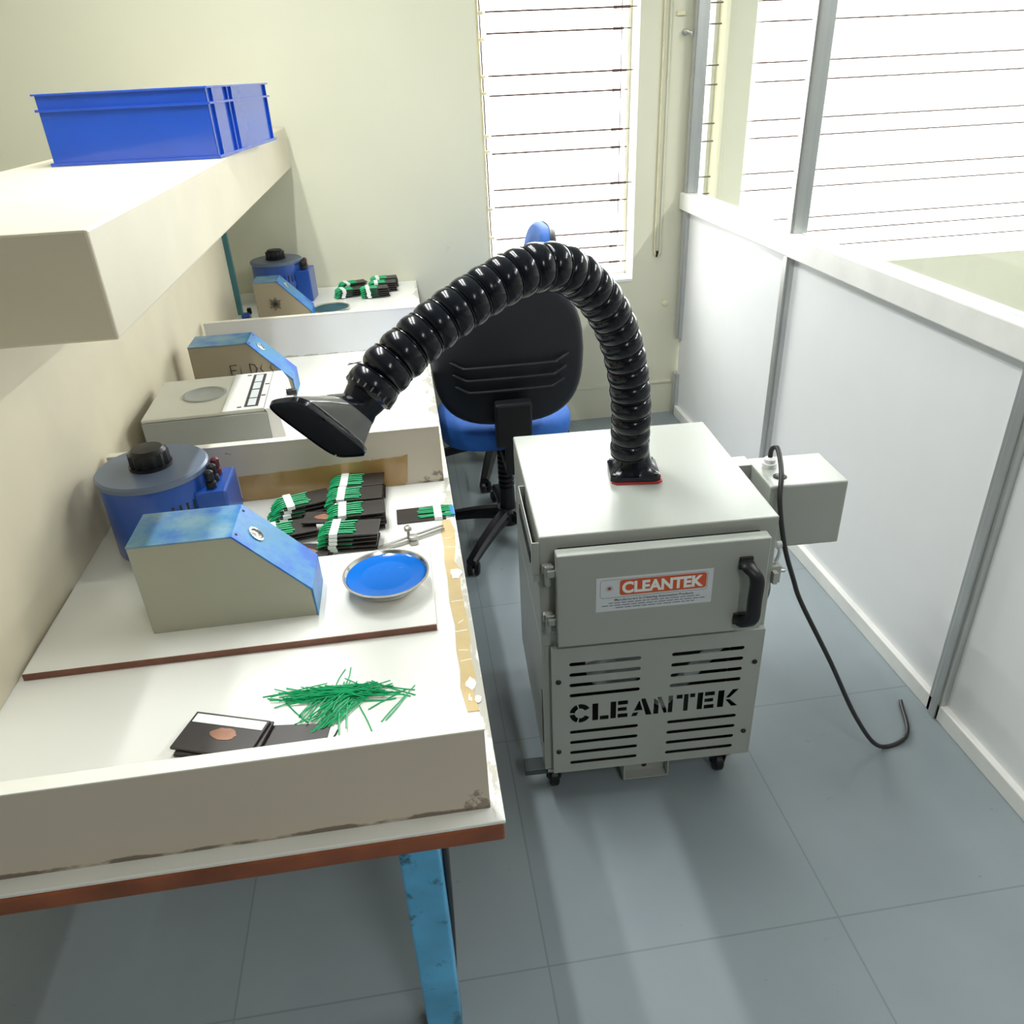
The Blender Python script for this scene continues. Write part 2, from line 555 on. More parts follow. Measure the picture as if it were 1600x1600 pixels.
# ledge line and a slim conduit with cord on the back wall
bm = NB(); bm_box(bm, 0.62, 1.262, WY - .006, WY + .0, 0.158, 0.170, .002); struct('trim_2', bm, wall_m)
co = thing('cable_conduit', 'slim cream conduit pipe with a loose dark cord end on the back wall', 'conduit', (1.16, WY, 0))
bm = NB(); bm_tube(bm, [(-.013, -.006, .80), (-.013, -.006, 2.745)], .0042, 8); obj('pipe', bm, frame_cream_m, co, 60)
bm = NB(); bm_tube(bm, [(.013, -.006, .80), (.013, -.006, 2.745)], .0042, 8); obj('pipe', bm, wall_m, co, 60)
bm = NB(); bm_tube(bm, [(-.013, -.006, .80), (-.008, -.008, .785), (0, -.008, .775), (.009, -.008, .785), (.013, -.006, .80)], .004, 8); obj('cord_loop', bm, frame_cream_m, co, 60)
bm = NB(); bm_tube(bm, [(.001, -.010, .80), (-.003, -.010, .775)], .005, 8); obj('plug', bm, black_m, co, 60)
# small wall hook up by the partition
hk = thing('wall_hook', 'small pale metal hook on the wall beside the partition post', 'hook', (1.235, WY, 1.655))
bm = NB(); bm_tube(bm, [(0, 0, 0), (0, -.025, .005), (.016, -.035, -.004), (.02, -.03, -.016)], .005, 8); obj('arm', bm, zinc_m, hk, 60)
bm = NB(); bm_cyl(bm, (0, 0, 0), (0, -.006, 0), .012); obj('base', bm, zinc_m, hk, 60)
hk2 = thing('wall_bracket', 'small cream bracket fixed to the wall above the hook', 'bracket', (1.215, WY, 1.72))
bm = NB(); bm_box(bm, -.018, .018, -.010, 0, -.008, .008, .002); obj('plate', bm, frame_cream_m, hk2)
# scuff mount low on wall
wp = thing('wall_plug', 'small worn round plug on the wall between window and partition', 'plug', (1.212, WY, .555))
bm = NB(); bm_lathe(bm, [(.013, 0), (.012, .006), (.004, .008)], 16, Matrix.Rotation(R(90), 4, 'X')); obj('cap', bm, frame_cream_m, wp, 40)

# ------------------------------------------------------------------ aluminium partition along x = 1.27
PX = 1.27
pt = thing('glazed_partition', 'aluminium framed partition with white lower panels and glass above, right side', 'partition', (PX, 0, 0))
def post(y, z0, z1, w=.05):
    bm = NB()
    bm_box(bm, 0, .05, y - w / 2, y + w / 2, z0, z1, .003)
    bm_box(bm, -.006, 0.001, y - w / 2 + .008, y + w / 2 - .018, z0, z1, .002)
    return obj('post', bm, alu_m, pt)
for y in (2.545, 1.40, 0.25, -.9, -2.05):
    post(y, 0, 1.0); post(y, 1.045, 2.745)
post(3.57, 1.045, 2.745, .05)
post(3.57, .39, 1.0, .05)
post(3.57, 0, .215, .05)
bm = NB(); bm_box(bm, -.018, .055, -2.49, 3.595, .975, 1.045, .004); obj('middle_rail', bm, mat('white_coated_rail', (.80, .80, .77), .4), pt)
bm = NB(); bm_box(bm, 0, .05, -2.49, 3.595, 0.0, .05, .003); obj('bottom_rail', bm, MATS['white_coated_rail'], pt)
bm = NB(); bm_box(bm, 0, .05, -2.49, 3.595, 2.69, 2.745, .003); obj('top_rail', bm, alu_m, pt)
pan_m = mat('white_partition_laminate', (0.80, 0.81, 0.82), 0.3, var=0.01)
ys = [3.58, 2.545, 1.40, .25, -.9, -2.05, -2.49]
for a, b in zip(ys, ys[1:]):
    bm = NB(); bm_box(bm, .018, .032, b, a, .05, .975); obj('lower_panel', bm, pan_m, pt)
    bm = NB(); bm_box(bm, .0225, .0275, b, a, 1.045, 2.69); obj('glass_pane', bm, glass_m, pt)

# ------------------------------------------------------------------ ceiling tube fixtures
def fixture(x, y, label):
    t = thing('ceiling_light', label, 'ceiling light', (x, y, 2.75))
    bm = NB(); bm_box(bm, -.04, .04, -.78, .78, -.05, 0, .004); obj('housing', bm, MATS['white_coated_rail'], t)
    for s in (-.75, .75):
        bm = NB(); bm_box(bm, -.015, .015, s - .012, s + .012, -.13, -.05, .002); obj('lamp_holder', bm, MATS['white_coated_rail'], t)
    tm = bpy.data.materials.get('lit_tube')
    if tm is None:
        tm = bpy.data.materials.new('lit_tube'); tm.use_nodes = True
        b = tm.node_tree.nodes['Principled BSDF']
        b.inputs['Emission Color'].default_value = (1, 1, .98, 1); b.inputs['Emission Strength'].default_value = 6
    bm = NB(); bm_cyl(bm, (0, -.74, -.115), (0, .74, -.115), .013, seg=16); obj('tube', bm, tm, t, 60)
for x, l in ((-.26, 'long white tube light on the ceiling nearest the machine'), (-.56, 'long white tube light on the ceiling over the bench spine')):
    fixture(x, 1.98, l)
fixture(.75, -1.3, 'added white fill tube on the ceiling behind the camera')  # fixture added to carry the fill lamp, out of view
fixture(2.4, 1.6, 'added white tube brightening the bay beyond the glass partition')  # fixture added with the lamp that lifts the neighbouring bay

# ------------------------------------------------------------------ work bench
BZ = .75
BX = .052
SPX = -.665
bench = thing('work_bench', 'long white laminate work bench with dividers, centre spine and teal legs', 'workbench', (0, 0, 0))
bm = NB(); bm_box(bm, -1.38, BX, .652, WY - .004, BZ - .006, BZ, .0015); obj('tabletop', bm, bench_m, bench)
bm = NB(); bm_box(bm, -1.38, BX - .002, .650, WY - .004, BZ - .033, BZ - .0062, .003); obj('edge_band', bm, wood_m, bench, label='reddish brown wooden edge')
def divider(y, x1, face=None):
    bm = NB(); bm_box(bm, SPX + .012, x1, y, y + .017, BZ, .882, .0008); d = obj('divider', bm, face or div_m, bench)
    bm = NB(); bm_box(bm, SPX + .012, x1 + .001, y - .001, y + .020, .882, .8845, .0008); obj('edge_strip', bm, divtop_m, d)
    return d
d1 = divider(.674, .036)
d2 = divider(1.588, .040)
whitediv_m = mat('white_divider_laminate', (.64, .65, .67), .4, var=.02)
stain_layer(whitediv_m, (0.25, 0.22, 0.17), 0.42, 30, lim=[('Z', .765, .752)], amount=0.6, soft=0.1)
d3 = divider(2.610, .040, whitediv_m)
# brown tape along the foot of the second divider
def ribbon(name, pts_bottom, pts_top, y, thick, material, parent, label=None):
    bm = NB()
    out = list(pts_bottom) + list(reversed(pts_top))
    bm_prism(bm, out, y - thick, y, 'xz')
    return obj(name, bm, material, parent, label=label)
rb = [(-.40 + .013 * i, BZ + .001 + random.uniform(0, .001)) for i in range(29)]
rtp = [(-.40 + .013 * i, BZ + .060 + .0004 * i + random.uniform(-.0012, .0012)) for i in range(29)]
rtp[-1] = (-.034, .824); rb[-1] = (-.041, .757)
ribbon('tape_strip', rb, rtp, 1.588, .0012, tape_m, d2, 'brown packing tape along the foot of the divider')
# worn tape strip along the right-hand edge of the top
left = [(.023, 1.405), (.019, 1.36), (.021, 1.30), (.018, 1.25), (.020, 1.19), (.018, 1.12), (.022, 1.05), (.019, .99), (.021, .94), (.018, .90), (.024, .846)]
right = [(.041, .846), (.036, .88), (.043, .92), (.040, .97), (.044, 1.02), (.043, 1.09), (.041, 1.16), (.045, 1.22), (.037, 1.25), (.044, 1.31), (.046, 1.37), (.040, 1.41)]
bm = NB(); bm_prism(bm, left[::-1] + right[::-1], BZ + .0002, BZ + .0010, 'xy'); obj('edge_tape', bm, tape2_m, bench, label='worn brown packing tape along the right edge')
wear_m = mat('peeled_white_layer', (.82, .80, .72), .6, var=.05, scale=30)
for cx, cy, rr in ((.036, 1.205, .0125), (.035, .905, .010), (.042, .870, .006), (.030, .872, .004)):
    k = 11
    bm = NB(); bm_prism(bm, [(cx + rr * random.uniform(.6, 1.1) * math.cos(2 * PI * i / k), cy + 1.5 * rr * random.uniform(.6, 1.1) * math.sin(2 * PI * i / k)) for i in range(k)], BZ + .0011, BZ + .0016, 'xy')
    obj('peeled_patch', bm, wear_m, bench)
for sx, sy, L_, a_ in ((.032, .96, .018, 8), (.030, .985, .016, -12), (.031, 1.035, .020, 5), (.032, 1.06, .012, 40), (.031, 1.12, .020, 3), (.033, 1.30, .018, -6), (.031, 1.335, .016, 10), (.029, .878, .010, 80)):
    bm = NB(); bm_box(bm, -L_ / 2, L_ / 2, -.0009, .0009, 0, .0003, mtx=Matrix.Translation((sx, sy, BZ + .00105)) @ Matrix.Rotation(R(a_), 4, 'Z')); obj('scratch', bm, wear_m, bench)
# spine, teal corner post, shelf
shelf_t = thing('overhead_shelf', 'thick cream shelf on a beige spine panel rising from the bench at left', 'shelf', (0, 0, 0))
bm = NB(); bm_box(bm, SPX - .018, SPX, .66, 3.22, BZ + .0008, 1.243, .001); obj('spine_panel', bm, mat('beige_laminate', (.66, .60, .46), .45, var=.03), shelf_t)
bm = NB(); bm_box(bm, SPX - .004, SPX + .018, 3.22, 3.245, BZ + .0008, 1.243, .001); obj('corner_post', bm, mat('teal_post_paint', (.055, .19, .22), .4, var=.1), shelf_t, label='slim dark teal upright')
bm = NB(); bm_box(bm, -.92, -.405, 1.15, WY - .03, 1.243, 1.392, .004); obj('shelf', bm, mat('cream_shelf_laminate', (.60, .545, .42), .4, var=.03), shelf_t)
def leg(x, y):
    bm = NB(); bm_box(bm, x, x + .062, y, y + .062, 0, BZ - .033, .004); return obj('leg', bm, teal_m, bench)
for x, y in ((-.102, .80), (-.102, 2.1), (-.102, 3.45), (-1.29, .80), (-1.29, 2.1), (-1.29, 3.45)):
    leg(x, y)
for yy in (.815, 2.115):
    bm = NB(); bm_box(bm, -1.228, -.102, yy, yy + .03, .665, .715, .002); obj('cross_rail', bm, teal_m, bench)
bm = NB(); bm_tube(bm, catmull([(-.030, .85, .716), (-.031, .852, .60), (-.034, .86, .42), (-.040, .868, .22), (-.05, .87, .02)], 6), .006, 8); obj('hanging_lead', bm, cable_m, bench, 60)

# blue clamp with a wire at the foot of the teal post
cl = thing('blue_clamp', 'small blue clip with a thin wire at the foot of the teal post', 'clip', (-.615, 3.12, BZ + .0008))
bm = NB(); bm_box(bm, -.016, .016, -.02, .02, 0, .03, .006); obj('body', bm, varblue_m, cl)
bm = NB(); bm_box(bm, .004, .02, .008, .025, .022, .045, .003); obj('lever', bm, black_m, cl)
bm = NB(); bm_tube(bm, catmull([(-.012, -.018, .008), (-.022, -.05, .004), (-.018, -.08, .003), (-.03, -.12, .003)], 5), .002, 6); obj('wire', bm, cable_m, cl, 60)

# white loose board near the front
bm = NB(); bm_box(bm, -.655, -.008, 1.047, 1.300, BZ + .0005, BZ + .0125, .0008)
wb = thing('loose_board', 'loose white board with a brown edge under the bowl and wedge box', 'board', (0, 0, 0))
obj('panel', bm, lam_m, wb)
bm = NB(); bm_box(bm, -.655, -.008, 1.0450, 1.0470, BZ + .0005, BZ + .0118); obj('front_edge', bm, brown_m, wb, label='dark brown raw front edge')
BD = BZ + .0125

# ------------------------------------------------------------------ wedge boxes
def wedge(loc, label, side_m, hole=True, ink=None, flat=.16, size=1.0):
    t = thing('wedge_box', label, 'bench station', loc)
    # local: x=0 right foot, y=0 near face; profile in xz
    s = size
    prof = [(0, 0), (-.003, .052), (-.108, .166), (-.108 - flat, .166), (-.108 - flat, 0)]
    prof = [(a * s, b * s) for a, b in prof]
    bm = NB(); bm_prism(bm, prof, 0, .105 * s, 'xz', .0015); obj('body', bm, side_m, t)
    th = .0025
    tp = [(.0015, .0), (.0005, .054), (-.107, .169), (-.108 - flat, .169), (-.108 - flat, .1665), (-.1085, .1665), (-.0022, .0525), (-.0005, 0)]
    tp = [(a * s, b * s) for a, b in tp]
    bm = NB(); bm_prism(bm, tp, -.002, .107 * s, 'xz', .0006); cover = obj('cover', bm, wedgetop_m, t, label='sky blue sloped cover')
    # small turned lip along the near side of the slope
    # port on the slope
    d = Vector((.105, 0, -.1145)).normalized(); n = Vector((.1145, 0, .105)).normalized()
    c = Vector((-.107, .047, .169)) * s + d * .038 * s
    mt = Matrix.Translation(c) @ n.to_track_quat('Z', 'Y').to_matrix().to_4x4()
    bm = NB(); bm_lathe(bm, [(.0145, -.002), (.0145, .0025), (.0115, .003), (.0105, .001), (.0105, -.004)], 28, mt, cap0=False, cap1=False); obj('port_ring', bm, steel_m, t, 40)
    bm = NB(); bm_lathe(bm, [(.0104, .0003), (.006, .0012), (.0015, .0026)], 24, mt); obj('port_core', bm, dullsteel_m, t, 40)
    for k, (a, yy) in enumerate(((.006, .012), (.006, .09), (.135, .012), (.135, .09))):
        c2 = Vector((-.107, yy, .169)) * s + d * a * s
        m2 = Matrix.Translation(c2) @ n.to_track_quat('Z', 'Y').to_matrix().to_4x4()
        bm = NB(); bm_lathe(bm, [(.0024, -.001), (.0024, .0008), (.001, .0014)], 10, m2); obj('screw', bm, ink_m, t)
    return t
wd1 = wedge((-.2045, 1.112, BD), 'grey wedge box with blue sloped cover on the loose board, nearest one', wedge_m)
wd2 = wedge((-.346, 2.225, BZ + .0008), 'wedge box with blue cover and pen lettering, behind the grey instrument', wedgeb_m)
wd3 = wedge((-.352, 2.985, BZ + .0008), 'wedge box with inked star on its brownish side, by the blue variable transformer', wedgeb_m, flat=.085)

def strokes(name, parent, lines, material, r=.0011):
    bm = NB()
    for L in lines:
        bm_tube(bm, L, r, 6)
    return obj(name, bm, material, parent)
# ENDO OX pen lettering on wedge 2's near side
def letter_lines(ch, x, z, h, w, y=-.0012):
    G = {'E': [[(1, 1), (0, 1), (0, 0), (1, 0)], [(0, .5), (.8, .5)]], 'N': [[(0, 0), (0, 1), (1, 0), (1, 1)]],
         'D': [[(0, 0), (0, 1), (.7, .9), (1, .5), (.7, .1), (0, 0)]], 'O': [[(.5, 0), (0, .5), (.5, 1), (1, .5), (.5, 0)]],
         'X': [[(0, 0), (1, 1)], [(0, 1), (1, 0)]], 'S': [[(1, .9), (.4, 1), (.1, .7), (.8, .4), (.9, .1), (.1, 0)]]}
    return [[(x + a * w, y, z + b * h) for a, b in L] for L in G[ch]]
ls = []
x = -.165
for ch in 'ENDOO':
    ls += letter_lines(ch, x, .078, .030, .018); x += .027
strokes('pen_lettering', wd2, ls, ink_m, .0015)
st = []
for k in range(7):
    a = PI * k / 7 + .1
    rr = .018 + .006 * (k % 2)
    st.append([(-.125 + rr * math.cos(a), -.0012, .088 + rr * math.sin(a)), (-.125 - rr * math.cos(a), -.0012, .088 - rr * math.sin(a))])
strokes('ink_star', wd3, st, ink_m, .0014)

# ------------------------------------------------------------------ bowls
def bowl(loc, label, r, h, fill_m, z_fill):
    t = thing('wax_bowl', label, 'bowl', loc)
    prof_o = [(r * .55, 0), (r * .72, h * .2), (r * .88, h * .55), (r * .97, h * .9), (r * 1.03, h), (r * 1.03, h + .0015), (r * .985, h + .0015), (r * .95, h * .92), (r * .86, h * .56), (r * .70, h * .22), (r * .53, .002)]
    bm = NB(); bm_lathe(bm, prof_o, 56); obj('shell', bm, steel_m, t, 50)
    f = z_fill / h
    rf = r * (.70 + (.95 - .70) * max(0, (f - .22) / .70))
    bm = NB(); bm_lathe(bm, [(rf * .995, z_fill - .003), (rf * .985, z_fill - .0005), (rf * .9, z_fill - .002), (rf * .5, z_fill - .0035), (rf * .05, z_fill - .004)], 56); obj('filling', bm, fill_m, t, 60)
    return t
bowl((-.0865, 1.171, BD), 'steel bowl brim full of bright blue wax on the loose board', .0735, .030, bluesol_m, .0275)
bowl((-.300, 3.180, BZ + .0008), 'low dish of dark teal wax beyond the third divider', .073, .012, tealsol_m, .0105)

# ------------------------------------------------------------------ wired cards
def make_card(wires=True, tips=None):
    t = thing('wired_card', 'x', 'wired card', (0, 0, 0))
    bm = NB(); bm_box(bm, -.050, .050, -.029, .029, 0, .0035, .0004); obj('card', bm, card_m, t)
    for k in range(6):
        y = -.020 + .008 * k + random.uniform(-.0015, .0015)
        y2 = y + random.uniform(-.002, .002)
        x1 = .004 + random.uniform(-.004, .004)
        pts = catmull([(-.064 + random.uniform(-.003, .003), y2 * .9, -.001 if not tips else .0045), (-.052, y2, .0052), (-.034, y, .0052), (-.015, y + random.uniform(-.001, .001), .0052), (x1, y2, .0052)], 3)
        bm = NB(); bm_tube(bm, pts, .0022, 6); w = obj('wire', bm, green_m, t, 70)
    bm = NB()
    bm_box(bm, -.043, -.027, -.0305, .0305, .0068, .0075, .0002)
    bm_box(bm, -.043, -.027, -.0305, -.0297, .0, .0075, .0002)
    bm_box(bm, -.043, -.027, .0297, .0305, .0, .0075, .0002)
    obj('paper_band', bm, paper_m, t)
    if tips:
        bm = NB(); bm_box(bm, -.070, -.060, -.019, .021, .0015, .0058, .0015); obj('dipped_tips', bm, bluetip_m, t, label='blue dipped wire ends')
    return t
proto = make_card()
first = [True]
def place_card(x, y, z, rz, label, group, src=None):
    src = src or proto
    if src is proto and first[0]:
        first[0] = False
        c = proto
        c.location = (x, y, z); c.rotation_euler = (0, 0, rz); c['label'] = label; c['group'] = group
        return c
    return dup(src, (x, y, z), rz, label, group)
PITCH = .0082
def stack(x, y, rz, n, where, z0=BZ + .0035, jit=.003, lean=(0, 0)):
    g = 'wired cards in the stack ' + where
    for k in range(n):
        lab = ('topmost' if k == n - 1 else ['lowest', 'second lowest', 'third lowest', 'fourth lowest'][k]) + ' wired card of the stack ' + where
        place_card(x + random.uniform(-jit, jit) + lean[0] * k, y + random.uniform(-jit, jit) * .6 + lean[1] * k, z0 + k * PITCH, rz + random.uniform(-.04, .04), lab, g)
stack(-.152, 1.350, R(-4), 5, 'nearest the blue bowl')
stack(-.140, 1.424, R(2), 5, 'just behind the nearest one, right column')
stack(-.146, 1.492, R(0), 5, 'third back in the right column')
stack(-.142, 1.554, R(-1), 5, 'against the taped divider, right column')
stack(-.270, 1.500, R(14), 4, 'leaning near the tape, left column', lean=(.005, .003))
stack(-.283, 1.408, R(12), 3, 'behind the near wedge box, left column', lean=(.003, -.001))
# far stacks beyond third divider
stack(-.235, 3.395, R(18), 4, 'on the far bench, left pile front', lean=(.004, .0), jit=.004)
stack(-.225, 3.475, R(18), 5, 'on the far bench, left pile rear', lean=(.003, .0), jit=.004)
stack(-.118, 3.350, R(4), 5, 'on the far bench, right pile front', jit=.003)
stack(-.088, 3.440, R(4), 5, 'on the far bench, right pile middle', jit=.003)
stack(-.078, 3.520, R(4), 5, 'on the far bench, right pile rear', jit=.003)
# single card facing the other way
sc = make_card(tips=True)
sc.location = (-.018, 1.440, BZ + .0005); sc.rotation_euler = (0, 0, R(180 + 1)); sc['label'] = 'single wired card with blue dipped ends lying alone by the bench edge'

def plain_card(name, loc, rz, label, L=.10, W=.058, T=.004, spot=False, paper=False, tilt=(0, 0)):
    t = thing(name, label, 'card', loc, rz)
    t.rotation_euler = (tilt[0], tilt[1], rz)
    bm = NB(); bm_box(bm, -L / 2, L / 2, -W / 2, W / 2, 0, T, .0005); obj('card', bm, card_m, t)
    if spot:
        k = 18
        bm = NB(); bm_prism(bm, [(.005 + .021 * random.uniform(.8, 1.1) * math.cos(2 * PI * i / k), .011 * random.uniform(.8, 1.1) * math.sin(2 * PI * i / k)) for i in range(k)], T + .0001, T + .0006, 'xy'); obj('lacquer_spot', bm, spot_m, t)
    if paper:
        bm = NB(); bm_box(bm, -L / 2 + .004, L / 2 - .003, W / 2 - .020, W / 2 - .004, T + .0001, T + .0008, .0001); obj('paper_strip', bm, paper_m, t)
    return t
plain_card('lacquered_card', (-.243, 1.328, BZ + .001), R(-16), 'dark lacquered card lowest in the pair behind the wedge box', spot=False)
plain_card('lacquered_card', (-.247, 1.330, BZ + .006), R(-13), 'dark card with brown lacquer spot, upper of the pair behind the wedge box', spot=True)
plain_card('lacquered_card', (-.215, 1.420, BZ + .028), R(-10), 'dark card with brown spot on top of the middle left stack', spot=True, L=.075, W=.045)
# cards near the first divider
plain_card('black_card', (-.222, .835, BZ + .0005), R(-8), 'flat black card with a pale left edge between the paper-stripped cards and wires', L=.095, W=.062, T=.002)
for k, (dx, dy, a) in enumerate(((0, 0, -14), (.003, -.003, -16), (-.002, -.001, -20))):
    plain_card('black_card', (-.318 + dx, .856 + dy, BZ + .0005 + .0045 * k), R(a), ['lowest black card of the pile at the lower left by the first divider', 'middle black card of the pile at the lower left by the first divider', 'top black card with white paper strip and brown spot, lower left pile'][k], L=.115, W=.07, T=.004, spot=(k == 2), paper=(k == 2))
bm = NB(); bm_box(bm, -.0035, .0035, -.031, .031, 0, .0012, .0003)
po = obj('paper_slip', bm, paper_m); po.location = (-.2745, .838, BZ + .0030); po.rotation_euler = (0, 0, R(-14))
tag(po, 'thin white paper slip along the left edge of the flat black card', 'paper')

# ------------------------------------------------------------------ green wires
def wire_mesh(i):
    L = random.uniform(.055, .10)
    bend = random.uniform(-.35, .35)
    n = 7
    pts = []
    x = y = 0; a = -bend / 2
    for k in range(n):
        pts.append((x, y, 0))
        x += L / n * math.cos(a); y += L / n * math.sin(a)
        a += bend / n + random.uniform(-.06, .06)
    cx, cy = x / 2, y / 2
    pts = [(p[0] - cx, p[1] - cy, .0003 * math.sin(k)) for k, p in enumerate(pts)]
    bm = NB(); bm_tube(bm, pts, .0010, 5)
    me = bpy.data.meshes.new('green_wire'); bm.to_mesh(me); bm.free(); me.materials.append(green_m)
    return me
wm = [wire_mesh(i) for i in range(16)]
def add_wire(x, y, z, rz, k, label='thin green wire in the loose tangle on the near bench', group='loose green wires in the tangle', tilt=0, s=1.0):
    o = bpy.data.objects.new('green_wire', wm[k % 16]); C.objects.link(o)
    o.location = (x, y, z); o.rotation_euler = (0, tilt, rz); o.scale = (s, 1, 1)
    tag(o, label, 'wire', group)
    return o
for i in range(150):
    u = random.gauss(0, 1); w_ = random.gauss(0, 1)
    u = max(-1.9, min(1.9, u)); w_ = max(-1.7, min(1.7, w_))
    if i < 100:   # long strands lying along the pile
        x = -.158 + u * .032; y = .918 + w_ * .0085 - (x + .158) * .12
        a = random.gauss(R(-5), R(11))
    else:         # strands fanning out toward the lower left
        x = -.165 + u * .020; y = .896 + w_ * .010
        a = random.gauss(R(55), R(16))
    d = math.hypot((x + .158) / .06, (y - .912) / .03)
    z = BZ + .001 + max(0, 1 - d * .6) * random.uniform(0, .012)
    add_wire(x, y, z, a, i, tilt=random.gauss(0, .04) * (1 if z > BZ + .004 else 0))
for x, y, a in ((-.075, .880, 62), (-.070, .889, 55), (-.085, .897, 25), (-.080, .905, -30), (-.076, .915, -38), (-.078, .921, -20), (-.24, .935, -4), (-.235, .922, -9), (-.218, .888, -50)):
    add_wire(x, y, BZ + .001, R(a), int(abs(x * 1000)))
for a, dx in ((72, 0), (79, .008)):
    add_wire(-.160 + dx, .955, BZ + .001, R(a), int(a), label='green wire standing out of the tangle, %s of the two' % ('left' if dx == 0 else 'right'), group='wires poking out of the tangle')
add_wire(-.117, .846, BZ + .001, R(-68), 3, label='lone green wire pointing down out of the tangle toward the divider', group=None)
for k, (a, dx, dy) in enumerate(((4, 0, 0), (16, .002, .002), (-6, -.004, .003), (8, .003, -.002))):
    add_wire(-.190 + dx, 1.306 + dy, BZ + .001 + .0012 * k, R(a), k + 4, label=['lowest', 'most tilted', 'leftmost', 'topmost'][k] + ' short green wire between the wedge box and the bowl', group='short green wires behind the bowl', s=.65)
bm = NB(); bm_tube(bm, [(-.004, -.008, .0012), (0, 0, .0012), (.003, .009, .0012)], .0011, 6); sw = obj('wire_snippet', bm, cable_m); sw.location = (-.163, .837, BZ); tag(sw, 'tiny dark wire snippet beside the flat black card', 'wire')
bm = NB(); bm_tube(bm, catmull([(-.018, -.006, .0015), (0, .004, .0015), (.012, .012, .0015), (.026, .014, .0015)], 4), .0013, 6); bm_tube(bm, [(-.016, .008, .0015), (.01, .004, .0015), (.024, -.004, .0015)], .0013, 6)
sw = obj('wire_snippet', bm, cable_m); sw.location = (-.190, 2.48, BZ); tag(sw, 'little tangle of dark wire ends on the middle bench section', 'wire')

# ------------------------------------------------------------------ steel pliers-like fixture with wing nut
tg = thing('clamp_tongs', 'dull steel tongs with a thumb screw lying behind the blue bowl', 'tongs', (-.045, 1.345, BZ), R(15))
def bar(p0, p1, w, t):
    p0, p1 = Vector(p0), Vector(p1); d = p1 - p0; L = d.length
    bm = NB(); bm_box(bm, 0, L, -w / 2, w / 2, -t / 2, t / 2, .0009, mtx=Matrix.Translation(p0) @ Matrix.Rotation(math.atan2(d.y, d.x), 4, 'Z') @ Matrix.Rotation(-math.asin(d.z / L), 4, 'Y'))
    return bm
obj('arm', bar((-.070, -.020, .003), (.074, .003, .006), .0052, .003), dullsteel_m, tg)
obj('arm', bar((-.058, -.004, .0035), (.074, .008, .010), .0052, .003), dullsteel_m, tg)
bm = NB(); bm_tube(bm, catmull([(-.068, -.020, .003), (-.074, -.014, .003), (-.068, -.006, .004), (-.057, -.004, .004)], 5), .0018, 8); obj('bow', bm, dullsteel_m, tg, 60)
bm = NB(); bm_lathe(bm, [(.003, 0), (.003, .020), (.0075, .021), (.0075, .027), (.005, .029)], 18, Matrix.Translation((.0, .001, .002))); obj('thumb_screw', bm, dullsteel_m, tg, 40)
bm = NB(); bm_lathe(bm, [(.009, 0), (.0095, .003), (.0075, .009), (.004, .010), (.0085, .012), (.0085, .018), (.003, .019)], 20, Matrix.Translation((.004, -.018, .0005))); obj('knurled_nut', bm, dullsteel_m, tg, 40)

# ------------------------------------------------------------------ variable transformers
def variac(loc, rz, label, term=None):
    t = thing('variable_transformer', label, 'transformer', loc, rz)
    bm = NB(); bm_lathe(bm, [(.098, 0), (.100, .004), (.100, .150), (.098, .154)], 56); obj('drum', bm, varblue_m, t, 40)
    bm = NB(); bm_lathe(bm, [(.104, .154), (.104, .162), (.100, .166)], 56); obj('dial_plate', bm, vartop_m, t, 40)
    bm = NB()
    k = 14
    pr = []
    for i in range(k * 2):
        rr = .038 if i % 2 else .034
        pr.append((rr * math.cos(PI * i / k), rr * math.sin(PI * i / k)))
    bm_prism(bm, pr, .170, .196, 'xy', .0012); bm_lathe(bm, [(.040, .166), (.040, .172)], 28); bm_lathe(bm, [(.034, .196), (.028, .203), (.0, .204)], 28, cap1=False)
    obj('knob', bm, black_m, t, 40)
    bm = NB(); bm_box(bm, .080, .140, -.060, .050, 0, .125, .004); b = obj('terminal_box', bm, varblue_m, t)
    for k, (yy, mm) in enumerate(((-.040, black_m), (-.012, black_m), (.018, darkred_m))):
        bm = NB(); bm_lathe(bm, [(.004, .125), (.010, .127), (.010, .137), (.006, .139), (.0085, .143), (.0085, .158), (.004, .162)], 16, Matrix.Translation((.112, yy, 0))); obj('terminal', bm, mm, b, 40)
    for r_ in range(2):
        for c_ in range(4):
            a = R(-62 + 8 * c_)
            zz = .055 + .045 * r_
            bm = NB(); bm_box(bm, -.002, .002, -.002, .002, -.014, .014, .0008, mtx=Matrix.Translation((.0995 * math.cos(a), .0995 * math.sin(a), zz))); obj('vent_slot', bm, ink_m, t)
    return t
variac((-.512, 3.425, BZ + .0008), R(-6), 'round blue variable transformer with black knob against the far wall')
variac((-.520, 1.452, BZ + .0008), R(0), 'blue variable transformer with dark red terminal behind the near wedge box')

# ------------------------------------------------------------------ grey instrument
ins = thing('bench_instrument', 'grey bench instrument with black lined display strips and white side panel', 'instrument', (-.325, 1.765, BZ + .0008), R(2))
bm = NB(); bm_prism(bm, [(0, 0), (0, .135), (.27, .135), (.27, 0)], -.30, -.022, 'yz', .002); obj('housing', bm, inst_m, ins)
bm = NB(); bm_box(bm, -.300, -.028, .003, .267, .1355, .143, .002); obj('top_plate', bm, instt_m, ins)
bm = NB(); bm_prism(bm, [(-.0215, 0), (.018, 0), (.006, .120), (-.006, .1435), (-.0275, .1435), (-.0215, .1352)], 0, .27, 'xz', .001); obj('side_panel', bm, plast_m, ins)
bm = NB(); bm_box(bm, -.122, -.0285, .004, .266, .1432, .1445, .0006); pnl = obj('label_panel', bm, plast_m, ins)
bm = NB(); bm_box(bm, -.074, -.042, .020, .250, .1446, .1452, .0002); strip = obj('display_strip', bm, ink_m, pnl)
